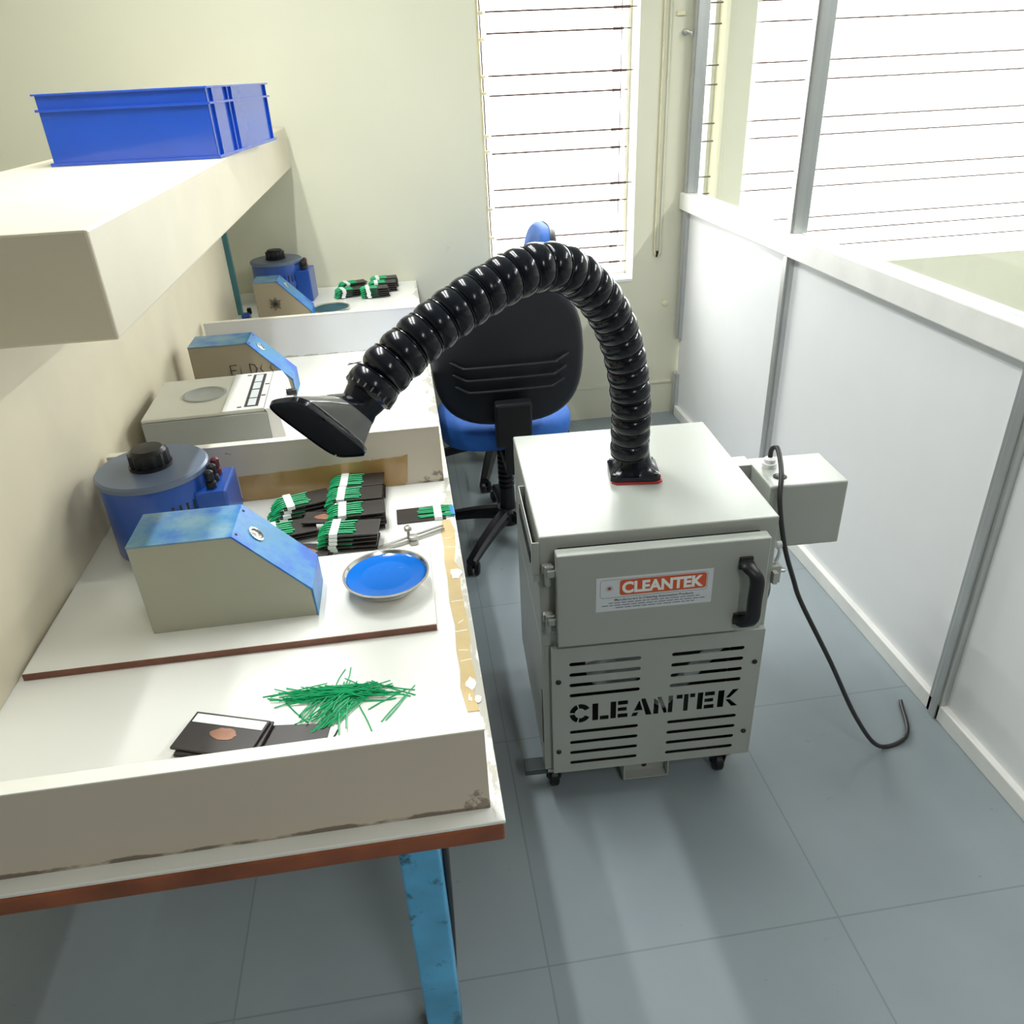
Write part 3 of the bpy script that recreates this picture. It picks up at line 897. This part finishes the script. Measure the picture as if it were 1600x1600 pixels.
for y0, y1 in ((.026, .072), (.078, .132), (.140, .186), (.192, .244)):
    bm = NB(); bm_box(bm, -.067, -.049, y0, y1, .1453, .1458, .0002); obj('display_window', bm, sticker_m, strip)
for (xx, yy) in ((-.036, .09), (-.085, .022), (-.085, .248), (-.034, .17)):
    bm = NB(); bm_box(bm, xx - .005, xx + .005, yy - .003, yy + .003, .1446, .1451); obj('printed_mark', bm, ink_m, pnl)
bm = NB(); bm_lathe(bm, [(.052, .143), (.052, .1455), (.046, .146), (.044, .1445), (.01, .1442)], 40, Matrix.Translation((-.180, .14, 0))); obj('dial', bm, inst_m, ins, 40)
bm = NB(); bm_lathe(bm, [(.009, 0), (.009, .004), (.0075, .005), (.009, .007), (.009, .026), (.007, .028)], 18, Matrix.Translation((.004, .185, .112)) @ Matrix.Rotation(R(90), 4, 'Y')); obj('knob', bm, black_m, ins, 40)

# ------------------------------------------------------------------ blue crate on the shelf
cr = thing('storage_crate', 'royal blue plastic crate overhanging the cream shelf', 'crate', (-.352, 2.775, 1.392), R(-6.0))
CW, CL, CH = .40, .60, .156
def crate_wall(x0, x1, y0, y1):
    bm = NB(); bm_box(bm, x0, x1, y0, y1, .004, CH, .002); return bm
bm = NB(); bm_box(bm, -CW, 0, -CL, 0, 0, .006, .002); obj('base', bm, crate_m, cr)
for q in ((-.004, 0, -CL, 0), (-CW, -CW + .004, -CL, 0), (-CW, 0, -.004, 0), (-CW, 0, -CL, -CL + .004)):
    obj('wall', crate_wall(*q), crate_m, cr)
bm = NB()
for z0, z1 in ((.118, .1235), (CH - .004, CH), (0, .008)):
    bm_box(bm, -.001, .006, -CL - .006, .006, z0, z1, .001); bm_box(bm, -CW - .006, -CW + .001, -CL - .006, .006, z0, z1, .001)
    bm_box(bm, -CW, 0, -.001, .006, z0, z1, .001); bm_box(bm, -CW, 0, -CL - .006, -CL + .001, z0, z1, .001)
obj('rim', bm, crate_m, cr)
for y in (-.030, -.400, -.440, -.570):
    bm = NB(); bm_box(bm, 0, .006, y - .002, y + .002, .006, .153, .0006); obj('rib', bm, crate_m, cr)

# ------------------------------------------------------------------ fume extractor
YAW = R(-2.5)
mc = thing('fume_extractor', 'grey wheeled fume extractor cabinet with black segmented hose arm', 'fume extractor', (.207, 1.297, 0), YAW)
ZT = .742
W, D = .492, .515
F0 = .015      # cabinet front plane
# body: shell with an open lower front behind the vent panel
bm = NB()
bm_box(bm, 0, W, F0, D, ZT - .274, ZT, .003)
bm_box(bm, .0, .006, .016, D - .002, .095, ZT - .274, .001)
bm_box(bm, W - .006, W, .016, D - .002, .095, ZT - .274, .001)
bm_box(bm, .012, W - .012, D - .016, D - .01, .095, ZT - .274, .001)
bm_box(bm, .006, W - .006, F0, D - .01, .085, .095, .001)
obj('cabinet', bm, grey_m, mc)
bm = NB(); bm_box(bm, .013, W - .013, .16, .165, .096, ZT - .276); obj('cavity_shade_back', bm, greyin_m, mc)  # dark sheet standing in for shade behind the cut-outs
bm = NB(); bm_box(bm, .007, W - .007, .017, .158, .0955, .0975); bm_box(bm, .0065, .009, .034, .158, .0976, .46); bm_box(bm, W - .009, W - .0065, .034, .158, .0976, .46); bm_box(bm, .010, W - .010, .070, .073, .098, .245); obj('cavity_shade_liner', bm, greyin_m, mc)  # dark sheets added so the slots look shaded inside
bm = NB(); bm_lathe(bm, [(.105, 0), (.105, .10), (.07, .105)], 40, Matrix.Translation((.16, .150, .40)) @ Matrix.Rotation(R(90), 4, 'X') @ Matrix.Rotation(R(20), 4, 'Y')); obj('blower_housing', bm, zinc_m, mc, 40)
bm = NB(); bm_box(bm, .335, .375, .05, .15, .20, .46, .003, mtx=Matrix.Translation((.355, .1, .33)) @ Matrix.Rotation(R(38), 4, 'Y') @ Matrix.Translation((-.355, -.1, -.33))); obj('duct', bm, zinc_m, mc)

# vent panel with real cut-outs
def flat_cut(name, outer, holes, depth, material, parent, y):
    cu = bpy.data.curves.new('cut', 'CURVE'); cu.dimensions = '2D'; cu.fill_mode = 'BOTH'; cu.extrude = depth / 2
    for loop in [outer] + holes:
        s = cu.splines.new('POLY'); s.points.add(len(loop) - 1); s.use_cyclic_u = True
        for p, (a, b) in zip(s.points, loop):
            p.co = (a, b, 0, 1)
    tmp = bpy.data.objects.new('cut', cu); C.objects.link(tmp)
    dg = bpy.context.evaluated_depsgraph_get(); dg.update()
    me = bpy.data.meshes.new_from_object(tmp.evaluated_get(dg))
    bpy.data.objects.remove(tmp)
    me.transform(Matrix.Translation((0, y, 0)) @ Matrix.Rotation(R(90), 4, 'X'))
    me.materials.clear(); me.materials.append(material)
    o = bpy.data.objects.new(name, me); C.objects.link(o); o.parent = parent
    return o
def slot(x0, x1, z, h=.0100):
    r = h / 2; out = []
    for i in range(7):
        a = -PI / 2 + PI * i / 6; out.append((x1 - r + r * math.cos(a), z + r * math.sin(a)))
    for i in range(7):
        a = PI / 2 + PI * i / 6; out.append((x0 + r + r * math.cos(a), z + r * math.sin(a)))
    return out
holes = []
for (xa, xb) in ((.057, .216), (.284, .447)):
    for k in range(4):
        zt = .4225 - k * .0297
        holes.append(slot(xa, xb, zt))
    for k in range(4):
        holes.append(slot(xa, xb, .2225 - k * .0322))
# stencil letters, unit square polygons
T_ = .26
def arc_poly(cx, cy, ro, ri, a0, a1, n=6, sx=1, sy=1):
    o = [(cx + sx * ro * math.cos(R(a0 + (a1 - a0) * i / n)), cy + sy * ro * math.sin(R(a0 + (a1 - a0) * i / n))) for i in range(n + 1)]
    q = [(cx + sx * ri * math.cos(R(a1 + (a0 - a1) * i / n)), cy + sy * ri * math.sin(R(a1 + (a0 - a1) * i / n))) for i in range(n + 1)]
    return o + q
G = {
 'C': [arc_poly(.55, .5, .55, .28, 28, 100), arc_poly(.55, .5, .55, .28, 110, 172), arc_poly(.55, .5, .55, .28, 184, 250), arc_poly(.55, .5, .55, .28, 260, 332)],
 'L': [[(0, 0), (.36, 0), (.36, 1), (0, 1)], [(.46, 0), (1, 0), (1, .24), (.46, .24)]],
 'E': [[(0, 0), (.32, 0), (.32, 1), (0, 1)], [(.42, .76), (1, .76), (1, 1), (.42, 1)], [(.42, .39), (.94, .39), (.94, .61), (.42, .61)], [(.42, 0), (1, 0), (1, .24), (.42, .24)]],
 'A': [[(0, 0), (.27, 0), (.35, .22), (.09, .22)], [(.13, .32), (.56, .32), (.48, .56), (.40, .90), (.35, .86)], [(.48, 1), (.66, 1), (1, 0), (.72, 0), (.47, .92)]],
 'N': [[(0, 0), (.26, 0), (.26, .74), (0, .94)], [(.16, 1), (.38, 1), (.70, .16), (.70, 0), (.56, 0), (.33, .58)], [(.76, 0), (1, 0), (1, 1), (.76, 1)]],
 'T': [[(0, .76), (.34, .76), (.34, 1), (0, 1)], [(.42, 0), (.68, 0), (.68, 1), (.42, 1)], [(.76, .76), (1.05, .76), (1.05, 1), (.76, 1)]],
 'K': [[(0, 0), (.32, 0), (.32, 1), (0, 1)], [(.40, .52), (.74, 1), (1.05, 1), (.62, .52)], [(.40, .44), (.62, .44), (1.08, 0), (.76, 0)]],
}
lx = .057
lw, gap, lh = .0418, .0100, .051
for ch in 'CLEANTEK':
    w_ = lw * {'C': 1.05, 'L': .9, 'E': .95, 'A': 1.15, 'N': 1.05, 'T': .98, 'K': 1.08}[ch]
    for poly in G[ch]:
        holes.append([(lx + a * w_, .2525 + b * lh) for a, b in poly])
    lx += w_ + gap * (.4 if ch in 'LA' else .8)
print('letters end', lx)
vp = flat_cut('vent_panel', [(.019, .098), (.488, .098), (.488, .468), (.019, .468)], holes, .0012, grey_m, mc, .001)
bm = NB()
bm_box(bm, .018, .020, .0, .032, .098, .468); bm_box(bm, .487, .489, .0, .032, .098, .468)
bm_box(bm, .004, .0065, .0155, .030, .098, .468); bm_box(bm, .006, .018, .0155, .018, .098, .468)
bm_box(bm, .018, .489, .0, .034, .467, .469); bm_box(bm, .018, .489, .0, .020, .097, .099)
obj('flange', bm, grey_m, vp)
for a, b in ((.033, .377), (.031, .166), (.474, .380), (.470, .171)):
    bm = NB(); bm_lathe(bm, [(.006, 0), (.006, .002), (.004, .004)], 16, Matrix.Translation((a, .0, b)) @ Matrix.Rotation(R(90), 4, 'X')); obj('screw', bm, black_m, vp, 40)

# door
DZ0, DZ1, DX0, DX1 = .497, .722, .029, .461
dr_bm = NB(); bm_box(dr_bm, DX0, DX1, -.030, -.0005, DZ0, DZ1, .0025); door = obj('door', dr_bm, grey_m, mc)
bm = NB(); bm_box(bm, DX0 + .008, DX1 - .008, 0, F0, DZ0 + .008, DZ1 - .008); obj('seal', bm, black_m, door)
# handle
hp = catmull([(.412, -.030, .672), (.412, -.052, .668), (.424, -.066, .650), (.424, -.068, .60), (.424, -.066, .552), (.414, -.052, .533), (.412, -.030, .530)], 6)
bm = NB()
rings = []
for i, p in enumerate(hp):
    dd = (hp[min(i + 1, len(hp) - 1)] - hp[max(i - 1, 0)]).normalized()
    s_ = Vector((1, 0, 0)); n_ = dd.cross(s_).normalized()
    a_, b_ = .0140, .0085
    rings.append([p + s_ * a_ * u + n_ * b_ * v for u, v in ((-1, -.5), (-.6, -1), (.6, -1), (1, -.5), (1, .5), (.6, 1), (-.6, 1), (-1, .5))])
bm_loft(bm, rings)
bm_box(bm, .398, .426, -.036, -.030, .655, .684, .002); bm_box(bm, .398, .426, -.036, -.030, .518, .546, .002)
obj('handle', bm, black_m, door, 50)
# hinges
for z in (.672, .552):
    bm = NB()
    bm_box(bm, .004, .026, .002, F0, z - .010, z + .010, .002)
    bm_cyl(bm, (.014, -.004, z - .032), (.014, -.004, z + .012), .0065, seg=14)
    bm_box(bm, .012, .030, -.016, -.004, z - .008, z + .008, .002)
    obj('hinge', bm, grey_m, mc, 40)
    bm = NB(); bm_box(bm, .008, .026, -.011, -.003, z + .012, z + .016, .001); obj('hinge_pin_cap', bm, zinc_m, mc)
# label sticker
YL = -.0304
bm = NB(); bm_box(bm, .108, .3475, -.0306, -.030, .580, .6625); lab = obj('label', bm, sticker_m, door, label='white printed label with an orange red name box')
def rrect(x0, x1, z0, z1, r, n=5):
    out = []
    for cx, cz, a in ((x1 - r, z1 - r, 0), (x0 + r, z1 - r, 90), (x0 + r, z0 + r, 180), (x1 - r, z0 + r, 270)):
        for i in range(n + 1):
            t = R(a + 90 * i / n); out.append((cx + r * math.cos(t), cz + r * math.sin(t)))
    return out
def frame_cut(name, x0, x1, z0, z1, r, t, material, parent, y):
    return flat_cut(name, rrect(x0, x1, z0, z1, r), [rrect(x0 + t, x1 - t, z0 + t, z1 - t, max(.0005, r - t))], .0002, material, parent, y)
frame_cut('border_line', .116, .3365, .613, .657, .006, .0009, printg_m, lab, -.0307)
bm = NB(); bm_prism(bm, rrect(.156, .334, .6175, .6545, .006), -.0309, -.0306, 'xz'); obj('name_box', bm, orange_m, lab)
text_mesh('CLEANTEK', .036, paper_m, 'lettering', lab, Matrix.Translation((.161, -.0312, .6235)) @ Matrix.Rotation(R(90), 4, 'X'), .0001, .0015, fit_w=.167)
bm = NB()
for k in range(12):
    a = PI * k / 6
    bm_prism(bm, [(.135 + .002 * math.cos(a + .5), .636 + .002 * math.sin(a + .5)), (.135 + .0095 * math.cos(a), .636 + .0095 * math.sin(a)), (.135 + .002 * math.cos(a - .5), .636 + .002 * math.sin(a - .5))], -.0308, -.0306, 'xz')
obj('sunburst_emblem', bm, mat('faded_red_print', (.42, .20, .20), .5), lab)
bm = NB(); bm_prism(bm, [(.135 + .002 * math.cos(PI * i / 5), .636 + .002 * math.sin(PI * i / 5)) for i in range(10)], -.0310, -.0308, 'xz'); obj('emblem_centre', bm, printd_m, lab)
text_mesh('Manufacturers In Cleaning Automation Products', .0075, printd_m, 'small_print', lab, Matrix.Translation((.146, -.0308, .6045)) @ Matrix.Rotation(R(90), 4, 'X'), .00005, .0001, fit_w=.163)
bm = NB()
rl = random.Random(3)
for z, xa, xb in ((.5985, .134, .322), (.5925, .120, .333), (.5865, .148, .312)):
    x = xa
    while x < xb:
        w_ = rl.uniform(.006, .018)
        bm_box(bm, x, min(x + w_, xb), -.0308, -.0306, z, z + .0022); x += w_ + .0022
obj('small_print', bm, printg_m, lab)

# bottom mounting channel
bm = NB()
bm_box(bm, .194, .197, .03, .09, .017, .086, .0005); bm_box(bm, .303, .306, .03, .09, .017, .086, .0005)
bm_box(bm, .194, .306, .03, .09, .014, .017, .0005); bm_box(bm, .197, .303, .055, .058, .017, .086, .0003)
ch = obj('foot_channel', bm, grey_m, mc)
bm = NB(); bm_cyl(bm, (.25, .055, .036), (.25, .051, .036), .006, seg=14); obj('bolt', bm, black_m, ch)
# casters
def caster(x, y, stub=False):
    bm = NB(); bm_lathe(bm, [(.006, -.011), (.022, -.011), (.026, -.007), (.026, .007), (.022, .011), (.006, .011)], 28, Matrix.Translation((x, y, .026)) @ Matrix.Rotation(R(90), 4, 'Y')); w = obj('caster_wheel', bm, black_m, mc, 40)
    bm = NB()
    for s in (-.014, .014):
        bm_prism(bm, [(y - .012, .026), (y + .012, .022), (y + .022, .066), (y - .022, .066)], x + s - .0015, x + s + .0015, 'yz')
    bm_box(bm, x - .022, x + .022, y - .026, y + .026, .066, .070, .001); bm_cyl(bm, (x, y, .070), (x, y, .085), .010)
    bm_cyl(bm, (x - .019, y, .026), (x + .019, y, .026), .0045)
    obj('caster_fork', bm, dullsteel_m if not stub else black_m, w, 40)
caster(.026, .060, True); caster(.436, .052, True); caster(.050, .44); caster(.44, .44)
bm = NB(); bm_box(bm, -.046, .055, .045, .085, .048, .066, .002); obj('outrigger_bar', bm, mat('dark_blue_grey_steel', (.045, .06, .065), .4), mc)
# left side carry handle: folded strip standing off the side
bm = NB()
bm_box(bm, -.0145, -.0125, .012, .262, .655, .732, .0005); bm_box(bm, -.0125, 0, .012, .0145, .640, .732, .0005); bm_box(bm, -.0125, 0, .2595, .262, .640, .732, .0005)
bm_box(bm, -.0125, 0, .012, .262, .655, .657)
obj('side_bracket', bm, grey_m, mc)
bm = NB(); bm_box(bm, -.0165, -.0145, .035, .235, .672, .700, .0003); obj('bracket_slot', bm, black_m, mc)
bm = NB(); bm_box(bm, -.0012, .0, .030, .036, .17, .33, .0003); obj('side_slit', bm, black_m, mc)
# electrical box on the right rear
bm = NB(); bm_box(bm, W + .030, W + .205, .138, .285, .585, ZT, .004); eb = obj('electrical_box', bm, grey_m, mc)
bm = NB(); bm_box(bm, W - .001, W + .031, .252, .30, .640, ZT - .001, .001); obj('box_bracket', bm, grey_m, mc)
bm = NB(); bm_lathe(bm, [(.016, 0), (.016, .010), (.013, .011), (.013, .020), (.008, .024)], 14, Matrix.Translation((.556, .235, ZT))); obj('cable_gland', bm, plast_m, eb, 30)
bm = NB(); bm_lathe(bm, [(.015, 0), (.015, .0015), (.011, .003)], 24, Matrix.Translation((.560, .182, ZT))); obj('grommet', bm, black_m, eb, 40)
cp = catmull([(.556, .235, ZT + .018), (.557, .235, ZT + .042), (.563, .224, ZT + .052), (.560, .195, ZT + .040), (.548, .150, ZT + .018), (.537, .118, .715), (.552, .100, .618), (.581, .09, .528), (.605, .08, .465), (.69, .06, .30), (.78, .05, .12), (.86, .05, .012), (.95, .08, .008), (1.0, .2, .008)], 8)
bm = NB(); bm_tube(bm, cp, .0055, 10); obj('power_cable', bm, cable_m, mc, 70)
# latch and round knob on the right side
bm = NB(); bm_box(bm, W, W + .022, .018, .050, .575, .618, .002); bm_box(bm, W, W + .010, .004, .020, .582, .610, .001); la = obj('side_latch', bm, grey_m, mc)
bm = NB(); bm_tube(bm, catmull([(W + .012, .030, .622), (W + .016, .028, .645), (W + .014, .030, .662)], 4), .004, 8); bm_cyl(bm, (W + .010, .034, .662), (W + .020, .034, .662), .009); obj('latch_lever', bm, zinc_m, la, 50)
bm = NB(); bm_cyl(bm, (W + .022, .030, .600), (W + .034, .028, .600), .005); obj('latch_pin', bm, zinc_m, la, 50)
bm = NB(); bm_lathe(bm, [(.010, 0), (.040, .004), (.042, .016), (.030, .024)], 32, Matrix.Translation((W - .002, .085, .530)) @ Matrix.Rotation(R(90), 4, 'Y')); obj('side_fan_cap', bm, black_m, mc, 40)

# ---- arm: flange, gasket, segments, nozzle (world points brought into the machine's frame)
Minv = (Matrix.Translation((.207, 1.297, 0)) @ Matrix.Rotation(YAW, 4, 'Z')).inverted()
def loc_(p):
    return Minv @ Vector(p)
fc = Vector((.247, .254, ZT))
mfl = Matrix.Translation(fc) @ Matrix.Rotation(R(-6), 4, 'Z')
def sq(hw, hd, z, r=.0, n=8):
    out = []
    for i in range(32):
        a = 2 * PI * (i + .5) / 32
        c, s = math.cos(a), math.sin(a)
        k = 1 / max(abs(c), abs(s))
        kk = min(k, 1.37) if r else k
        out.append(Vector((hw * c * kk, hd * s * kk, z)))
    return out
def ci(r, z):
    return [Vector((r * math.cos(2 * PI * (i + .5) / 32), r * math.sin(2 * PI * (i + .5) / 32), z)) for i in range(32)]
bm = NB(); bm_loft(bm, [sq(.056, .050, .001), sq(.056, .050, .005)], mtx=mfl @ Matrix.Translation((.003, -.003, 0))); obj('gasket', bm, red_m, mc)
bm = NB(); bm_loft(bm, [sq(.055, .050, .005, 1), sq(.055, .050, .016, 1), sq(.050, .046, .018, 1), ci(.042, .030), ci(.036, .050), ci(.034, .066), ci(.034, .085)], mtx=mfl); fl = obj('arm_flange', bm, hose_m, mc, 40)
for sx in (-1, 1):
    for sy in (-1, 1):
        bm = NB(); bm_cyl(bm, (0, 0, .016), (0, 0, .021), .0055, seg=6)
        bmesh.ops.transform(bm, matrix=mfl @ Matrix.Translation((sx * .045, sy * .040, 0)), verts=bm.verts); obj('bolt', bm, black_m, fl, 30)

hose_world = [(.450, 1.525, .800), (.449, 1.518, .86), (.445, 1.502, .915), (.432, 1.494, 1.003), (.406, 1.480, 1.090), (.366, 1.458, 1.161), (.317, 1.431, 1.214), (.271, 1.405, 1.241), (.220, 1.377, 1.248), (.171, 1.350, 1.239), (.123, 1.324, 1.224), (.077, 1.298, 1.206), (.031, 1.273, 1.184), (-.014, 1.248, 1.158), (-.053, 1.226, 1.132), (-.080, 1.209, 1.106)]
hw_ = catmull(hose_world, 8)
hl = [loc_(p) for p in hw_]
S = arclen(hl)
NSEG = 26
TOT = S[-1]
pit = TOT / NSEG
rr = .0430
seg_bm = NB()
# socket end (toward the base) is wide with a lip, ball end is rounded
prof = [(.66, -.60), (.80, -.53), (.945, -.34), (1.0, -.10), (.995, .12), (.955, .30), (.925, .385), (.955, .40), (.955, .445), (.90, .455), (.80, .46)]
bm_lathe(seg_bm, [(rr * a, pit * b * 1.0) for a, b in prof], 36)
seg_me = bpy.data.meshes.new('hose_segment'); seg_bm.to_mesh(seg_me); seg_bm.free(); seg_me.materials.append(hose_m); seg_me.shade_smooth(); seg_me.set_sharp_from_angle(angle=R(35))
for i in range(NSEG):
    p = at_len(hl, S, (i + .5) * pit)
    a = at_len(hl, S, max(0, (i) * pit)); b = at_len(hl, S, min(TOT, (i + 1) * pit))
    d = (a - b).normalized()      # lip toward the base
    o = bpy.data.objects.new('hose_segment', seg_me); C.objects.link(o); o.parent = mc
    o.matrix_local = Matrix.Translation(p) @ d.to_track_quat('Z', 'Y').to_matrix().to_4x4()

# nozzle
neck = Vector((-.080, 1.209, 1.106)); hd = (Vector((-.080, 1.209, 1.106)) - Vector((-.053, 1.226, 1.132))).normalized()
Lv = Vector((-.501, -.401, .767)).normalized(); Sv = Vector((-.799, .554, -.233)); Sv = (Sv - Lv * Sv.dot(Lv)).normalized()
mcen = Vector((-.1565, 1.168, 1.0715)); WL, WS = .0845, .040
mn = Lv.cross(Sv).normalized()
if mn.dot(Vector((-.33, -.73, -.6))) < 0:
    mn = -mn
N = 48
def mouth_ring(k, off, round_=.55):
    out = []
    for i in range(N):
        a = 2 * PI * i / N
        c, s = math.cos(a), math.sin(a)
        e = .42
        u = math.copysign(abs(c) ** e, c); v = math.copysign(abs(s) ** e, s)
        out.append(mcen + mn * off + Lv * u * WL * k + Sv * v * WS * k)
    return out
u0 = (Lv - hd * Lv.dot(hd)).normalized(); v0 = (Sv - hd * Sv.dot(hd) - u0 * Sv.dot(u0)).normalized()
def neck_ring(r, off):
    return [neck + hd * off + (u0 * math.cos(2 * PI * i / N) + v0 * math.sin(2 * PI * i / N)) * r for i in range(N)]
def mixr(A, B, t):
    return [a.lerp(b, t) for a, b in zip(A, B)]
n0 = neck_ring(.030, .018); m0 = mouth_ring(.93, -.012)
outer = [neck_ring(.034, -.012), neck_ring(.033, .008), n0, mixr(n0, m0, .30), mixr(n0, m0, .62), m0, mouth_ring(.992, -.004)]
inner = [mouth_ring(.975, -.001), mouth_ring(.86, -.018), mixr(n0, mouth_ring(.84, -.02), .45), neck_ring(.020, .016)]
bm = NB(); bm_loft(bm, [[loc_(p) for p in r] for r in outer], cap=False); nz = obj('nozzle_hood', bm, hood_m, mc, 40, label='smoky black flared suction hood')
bm = NB()
for i in range(20):
    a = 2 * PI * i / 20
    c = neck + (u0 * math.cos(a) + v0 * math.sin(a)) * .0405 - hd * .012
    bm_cyl(bm, loc_(c - hd * .008), loc_(c + hd * .008), .0022, seg=6)
obj('grip_ribs', bm, hose_m, nz)
def swell(ring, k):
    c = sum(ring, Vector((0, 0, 0))) / len(ring)
    return [c + (p - c) * k for p in ring]
bm = NB(); bm_loft(bm, [[loc_(p) for p in r] for r in (neck_ring(.0352, -.012), neck_ring(.0345, .004), swell(n0, 1.04), swell(mixr(n0, m0, .14), 1.035), swell(mixr(n0, m0, .26), 1.02), swell(mixr(n0, m0, .27), .97))], cap=False); obj('hood_collar', bm, hose_m, nz, 40, label='glossy black collar')
bm = NB(); bm_loft(bm, [[loc_(p) for p in r] for r in (mouth_ring(.972, -.009), mouth_ring(1.004, -.006), mouth_ring(1.006, .0015), mouth_ring(.988, .002), mouth_ring(.976, -.001), mouth_ring(.972, -.009))], cap=False); obj('hood_rim', bm, hose_m, nz, 40, label='glossy black rim of the hood')
shade_rings = [mouth_ring(.976, -.0015), mouth_ring(.90, -.006), mouth_ring(.62, -.014), mouth_ring(.25, -.019), mouth_ring(.05, -.020)]  # shallow black dish standing in for the shade inside the hood
bm = NB(); bm_loft(bm, [[loc_(p) for p in r] for r in shade_rings], cap=False)
obj('hood_mouth_shade', bm, mat('mouth_shade_black', (.006, .006, .007), .7, spec=.15), nz, 60)

# ------------------------------------------------------------------ office chairs
def office_chair(loc, rz, label):
    t = thing('office_chair', label, 'office chair', loc, rz)
    # local: +y is the direction the sitter faces, backrest at -y
    def outline(sx, sz, dz=0, k=1.0, n=48):
        out = []
        for i in range(n):
            a = 2 * PI * i / n
            c, s = math.cos(a), math.sin(a)
            e = .62
            u = math.copysign(abs(c) ** e, c); v = math.copysign(abs(s) ** (e + .06), s)
            tap = 1 - .13 * max(0, v) ** 1.5
            out.append((u * sx * tap * k, v * sz * k + dz))
        return out
    def back_ring(y, k, bulge=0.0):
        return [Vector((a, y - .035 * (a / .237) ** 2 * -1 + .05 * ((b) / .22) ** 2 * .3, b + .785)) for a, b in outline(.237, .232, 0, k)]
    Y0 = -.25
    tilt = Matrix.Translation((0, Y0, .56)) @ Matrix.Rotation(R(5), 4, 'X') @ Matrix.Translation((0, -Y0, -.56))
    def BR(rings, m_, nm, lab=None, par=t):
        bm = NB(); bm_loft(bm, rings, mtx=tilt); return obj(nm, bm, m_, par, 50, lab)
    shell = BR([back_ring(Y0 - .004, .90), back_ring(Y0 - .002, .96), back_ring(Y0 + .008, 1.0), back_ring(Y0 + .020, 1.0)], shell_m, 'backrest')
    BR([back_ring(Y0 + .021, .985), back_ring(Y0 + .045, .985), back_ring(Y0 + .060, .93), back_ring(Y0 + .066, .7)], bluefab_m, 'back_cushion', 'blue upholstered front', shell)
    # moulded ridges across the shell
    for k in range(3):
        z = .762 - .040 * k
        w = .185 - .006 * k
        pts = [(-w, z + .022), (-w + .035, z + .003), (-w + .07, z), (w - .07, z), (w - .035, z + .003), (w, z + .022)]
        pp = catmull([(a, Y0 - .0045 + .035 * (a / .237) ** 2 * .95, b) for a, b in pts], 5)
        bm = NB(); bm_tube(bm, pp, .0055, 8, [.0015] + [.0055] * (len(pp) - 2) + [.0015])
        bmesh.ops.transform(bm, matrix=tilt, verts=bm.verts); obj('ridge', bm, shell_m, shell, 60)
    # carrier
    bm = NB()
    bm_box(bm, -.058, .058, Y0 - .045, Y0 - .002, .500, .655, .008, mtx=tilt)
    bm_box(bm, -.030, .030, Y0 - .040, Y0 - .012, .40, .56, .006)
    bm_prism(bm, [(Y0 - .040, .40), (Y0 - .012, .43), (.02, .43), (.02, .40)], -.03, .03, 'yz', .004)
    obj('back_carrier', bm, black_m, t)
    # seat
    def seat_ring(z, k):
        return [Vector((a, b, z)) for a, b in [(u * 1.0, v * 1.0 + .02) for u, v in outline(.232, .225, 0, k)]]
    bm = NB(); bm_loft(bm, [seat_ring(.445, .86), seat_ring(.452, .97), seat_ring(.475, 1.0), seat_ring(.505, 1.0), seat_ring(.522, .95), seat_ring(.530, .80)]); st_ = obj('seat', bm, bluefab_m, t, 50)
    bm = NB(); bm_loft(bm, [seat_ring(.432, .80), seat_ring(.446, .90)]); obj('seat_pan', bm, black_m, st_)
    bm = NB(); bm_box(bm, -.075, .075, -.08, .10, .395, .433, .008); obj('tilt_mechanism', bm, black_m, t)
    bm = NB(); bm_tube(bm, [(.06, .0, .415), (.20, .0, .412), (.235, .0, .405)], .006, 8); obj('lever', bm, black_m, t, 60)
    # pleated column
    pr = []
    z = .395
    k = 0
    pr.append((.030, .395))
    while z > .215:
        pr += [(.030, z - .002), (.030, z - .011), (.022, z - .013), (.022, z - .018)]
        z -= .020; k += 1
    pr += [(.028, z), (.028, .10)]
    bm = NB(); bm_lathe(bm, pr, 28); obj('column_cover', bm, black_m, t, 35)
    # star base
    bm = NB(); bm_lathe(bm, [(.044, .065), (.050, .075), (.050, .120), (.040, .130)], 28); hub = obj('base_hub', bm, black_m, t, 40)
    for k in range(5):
        a = R(72 * k + 20)
        rings = []
        for s in range(9):
            q = s / 8
            r_ = .03 + .27 * q
            zc = .108 - .012 * q - .038 * q * q
            hw2 = .026 - .008 * q; hh = .020 - .008 * q
            c_, s__ = math.cos(a), math.sin(a)
            rings.append([Vector((r_ * c_ - u * hw2 * s__, r_ * s__ + u * hw2 * c_, zc + v * hh)) for u, v in ((-1, -1), (1, -1), (1, .3), (.55, 1), (-.55, 1), (-1, .3))])
        bm = NB(); bm_loft(bm, rings); lg = obj('base_leg', bm, black_m, t, 40)
        bm = NB(); px, py = .285 * math.cos(a), .285 * math.sin(a)
        for s in (-1, 1):
            bm_lathe(bm, [(.008, -.009), (.022, -.009), (.024, -.004), (.024, .006), (.018, .010)], 20, Matrix.Translation((px, py, .0242)) @ Matrix.Rotation(a + PI / 2 + .4, 4, 'Z') @ Matrix.Translation((s * .013, 0, 0)) @ Matrix.Rotation(R(90 * s), 4, 'Y'))
        bm_cyl(bm, (px, py, .026), (px, py, .052), .008)
        obj('caster', bm, black_m, lg, 40)
    return t
office_chair((.293, 2.56, 0), R(0), 'blue office chair seen from behind with black ridged backrest, behind the extractor')
office_chair((.325, 3.21, 0), R(90), 'second blue office chair turned side on, hidden behind the first')
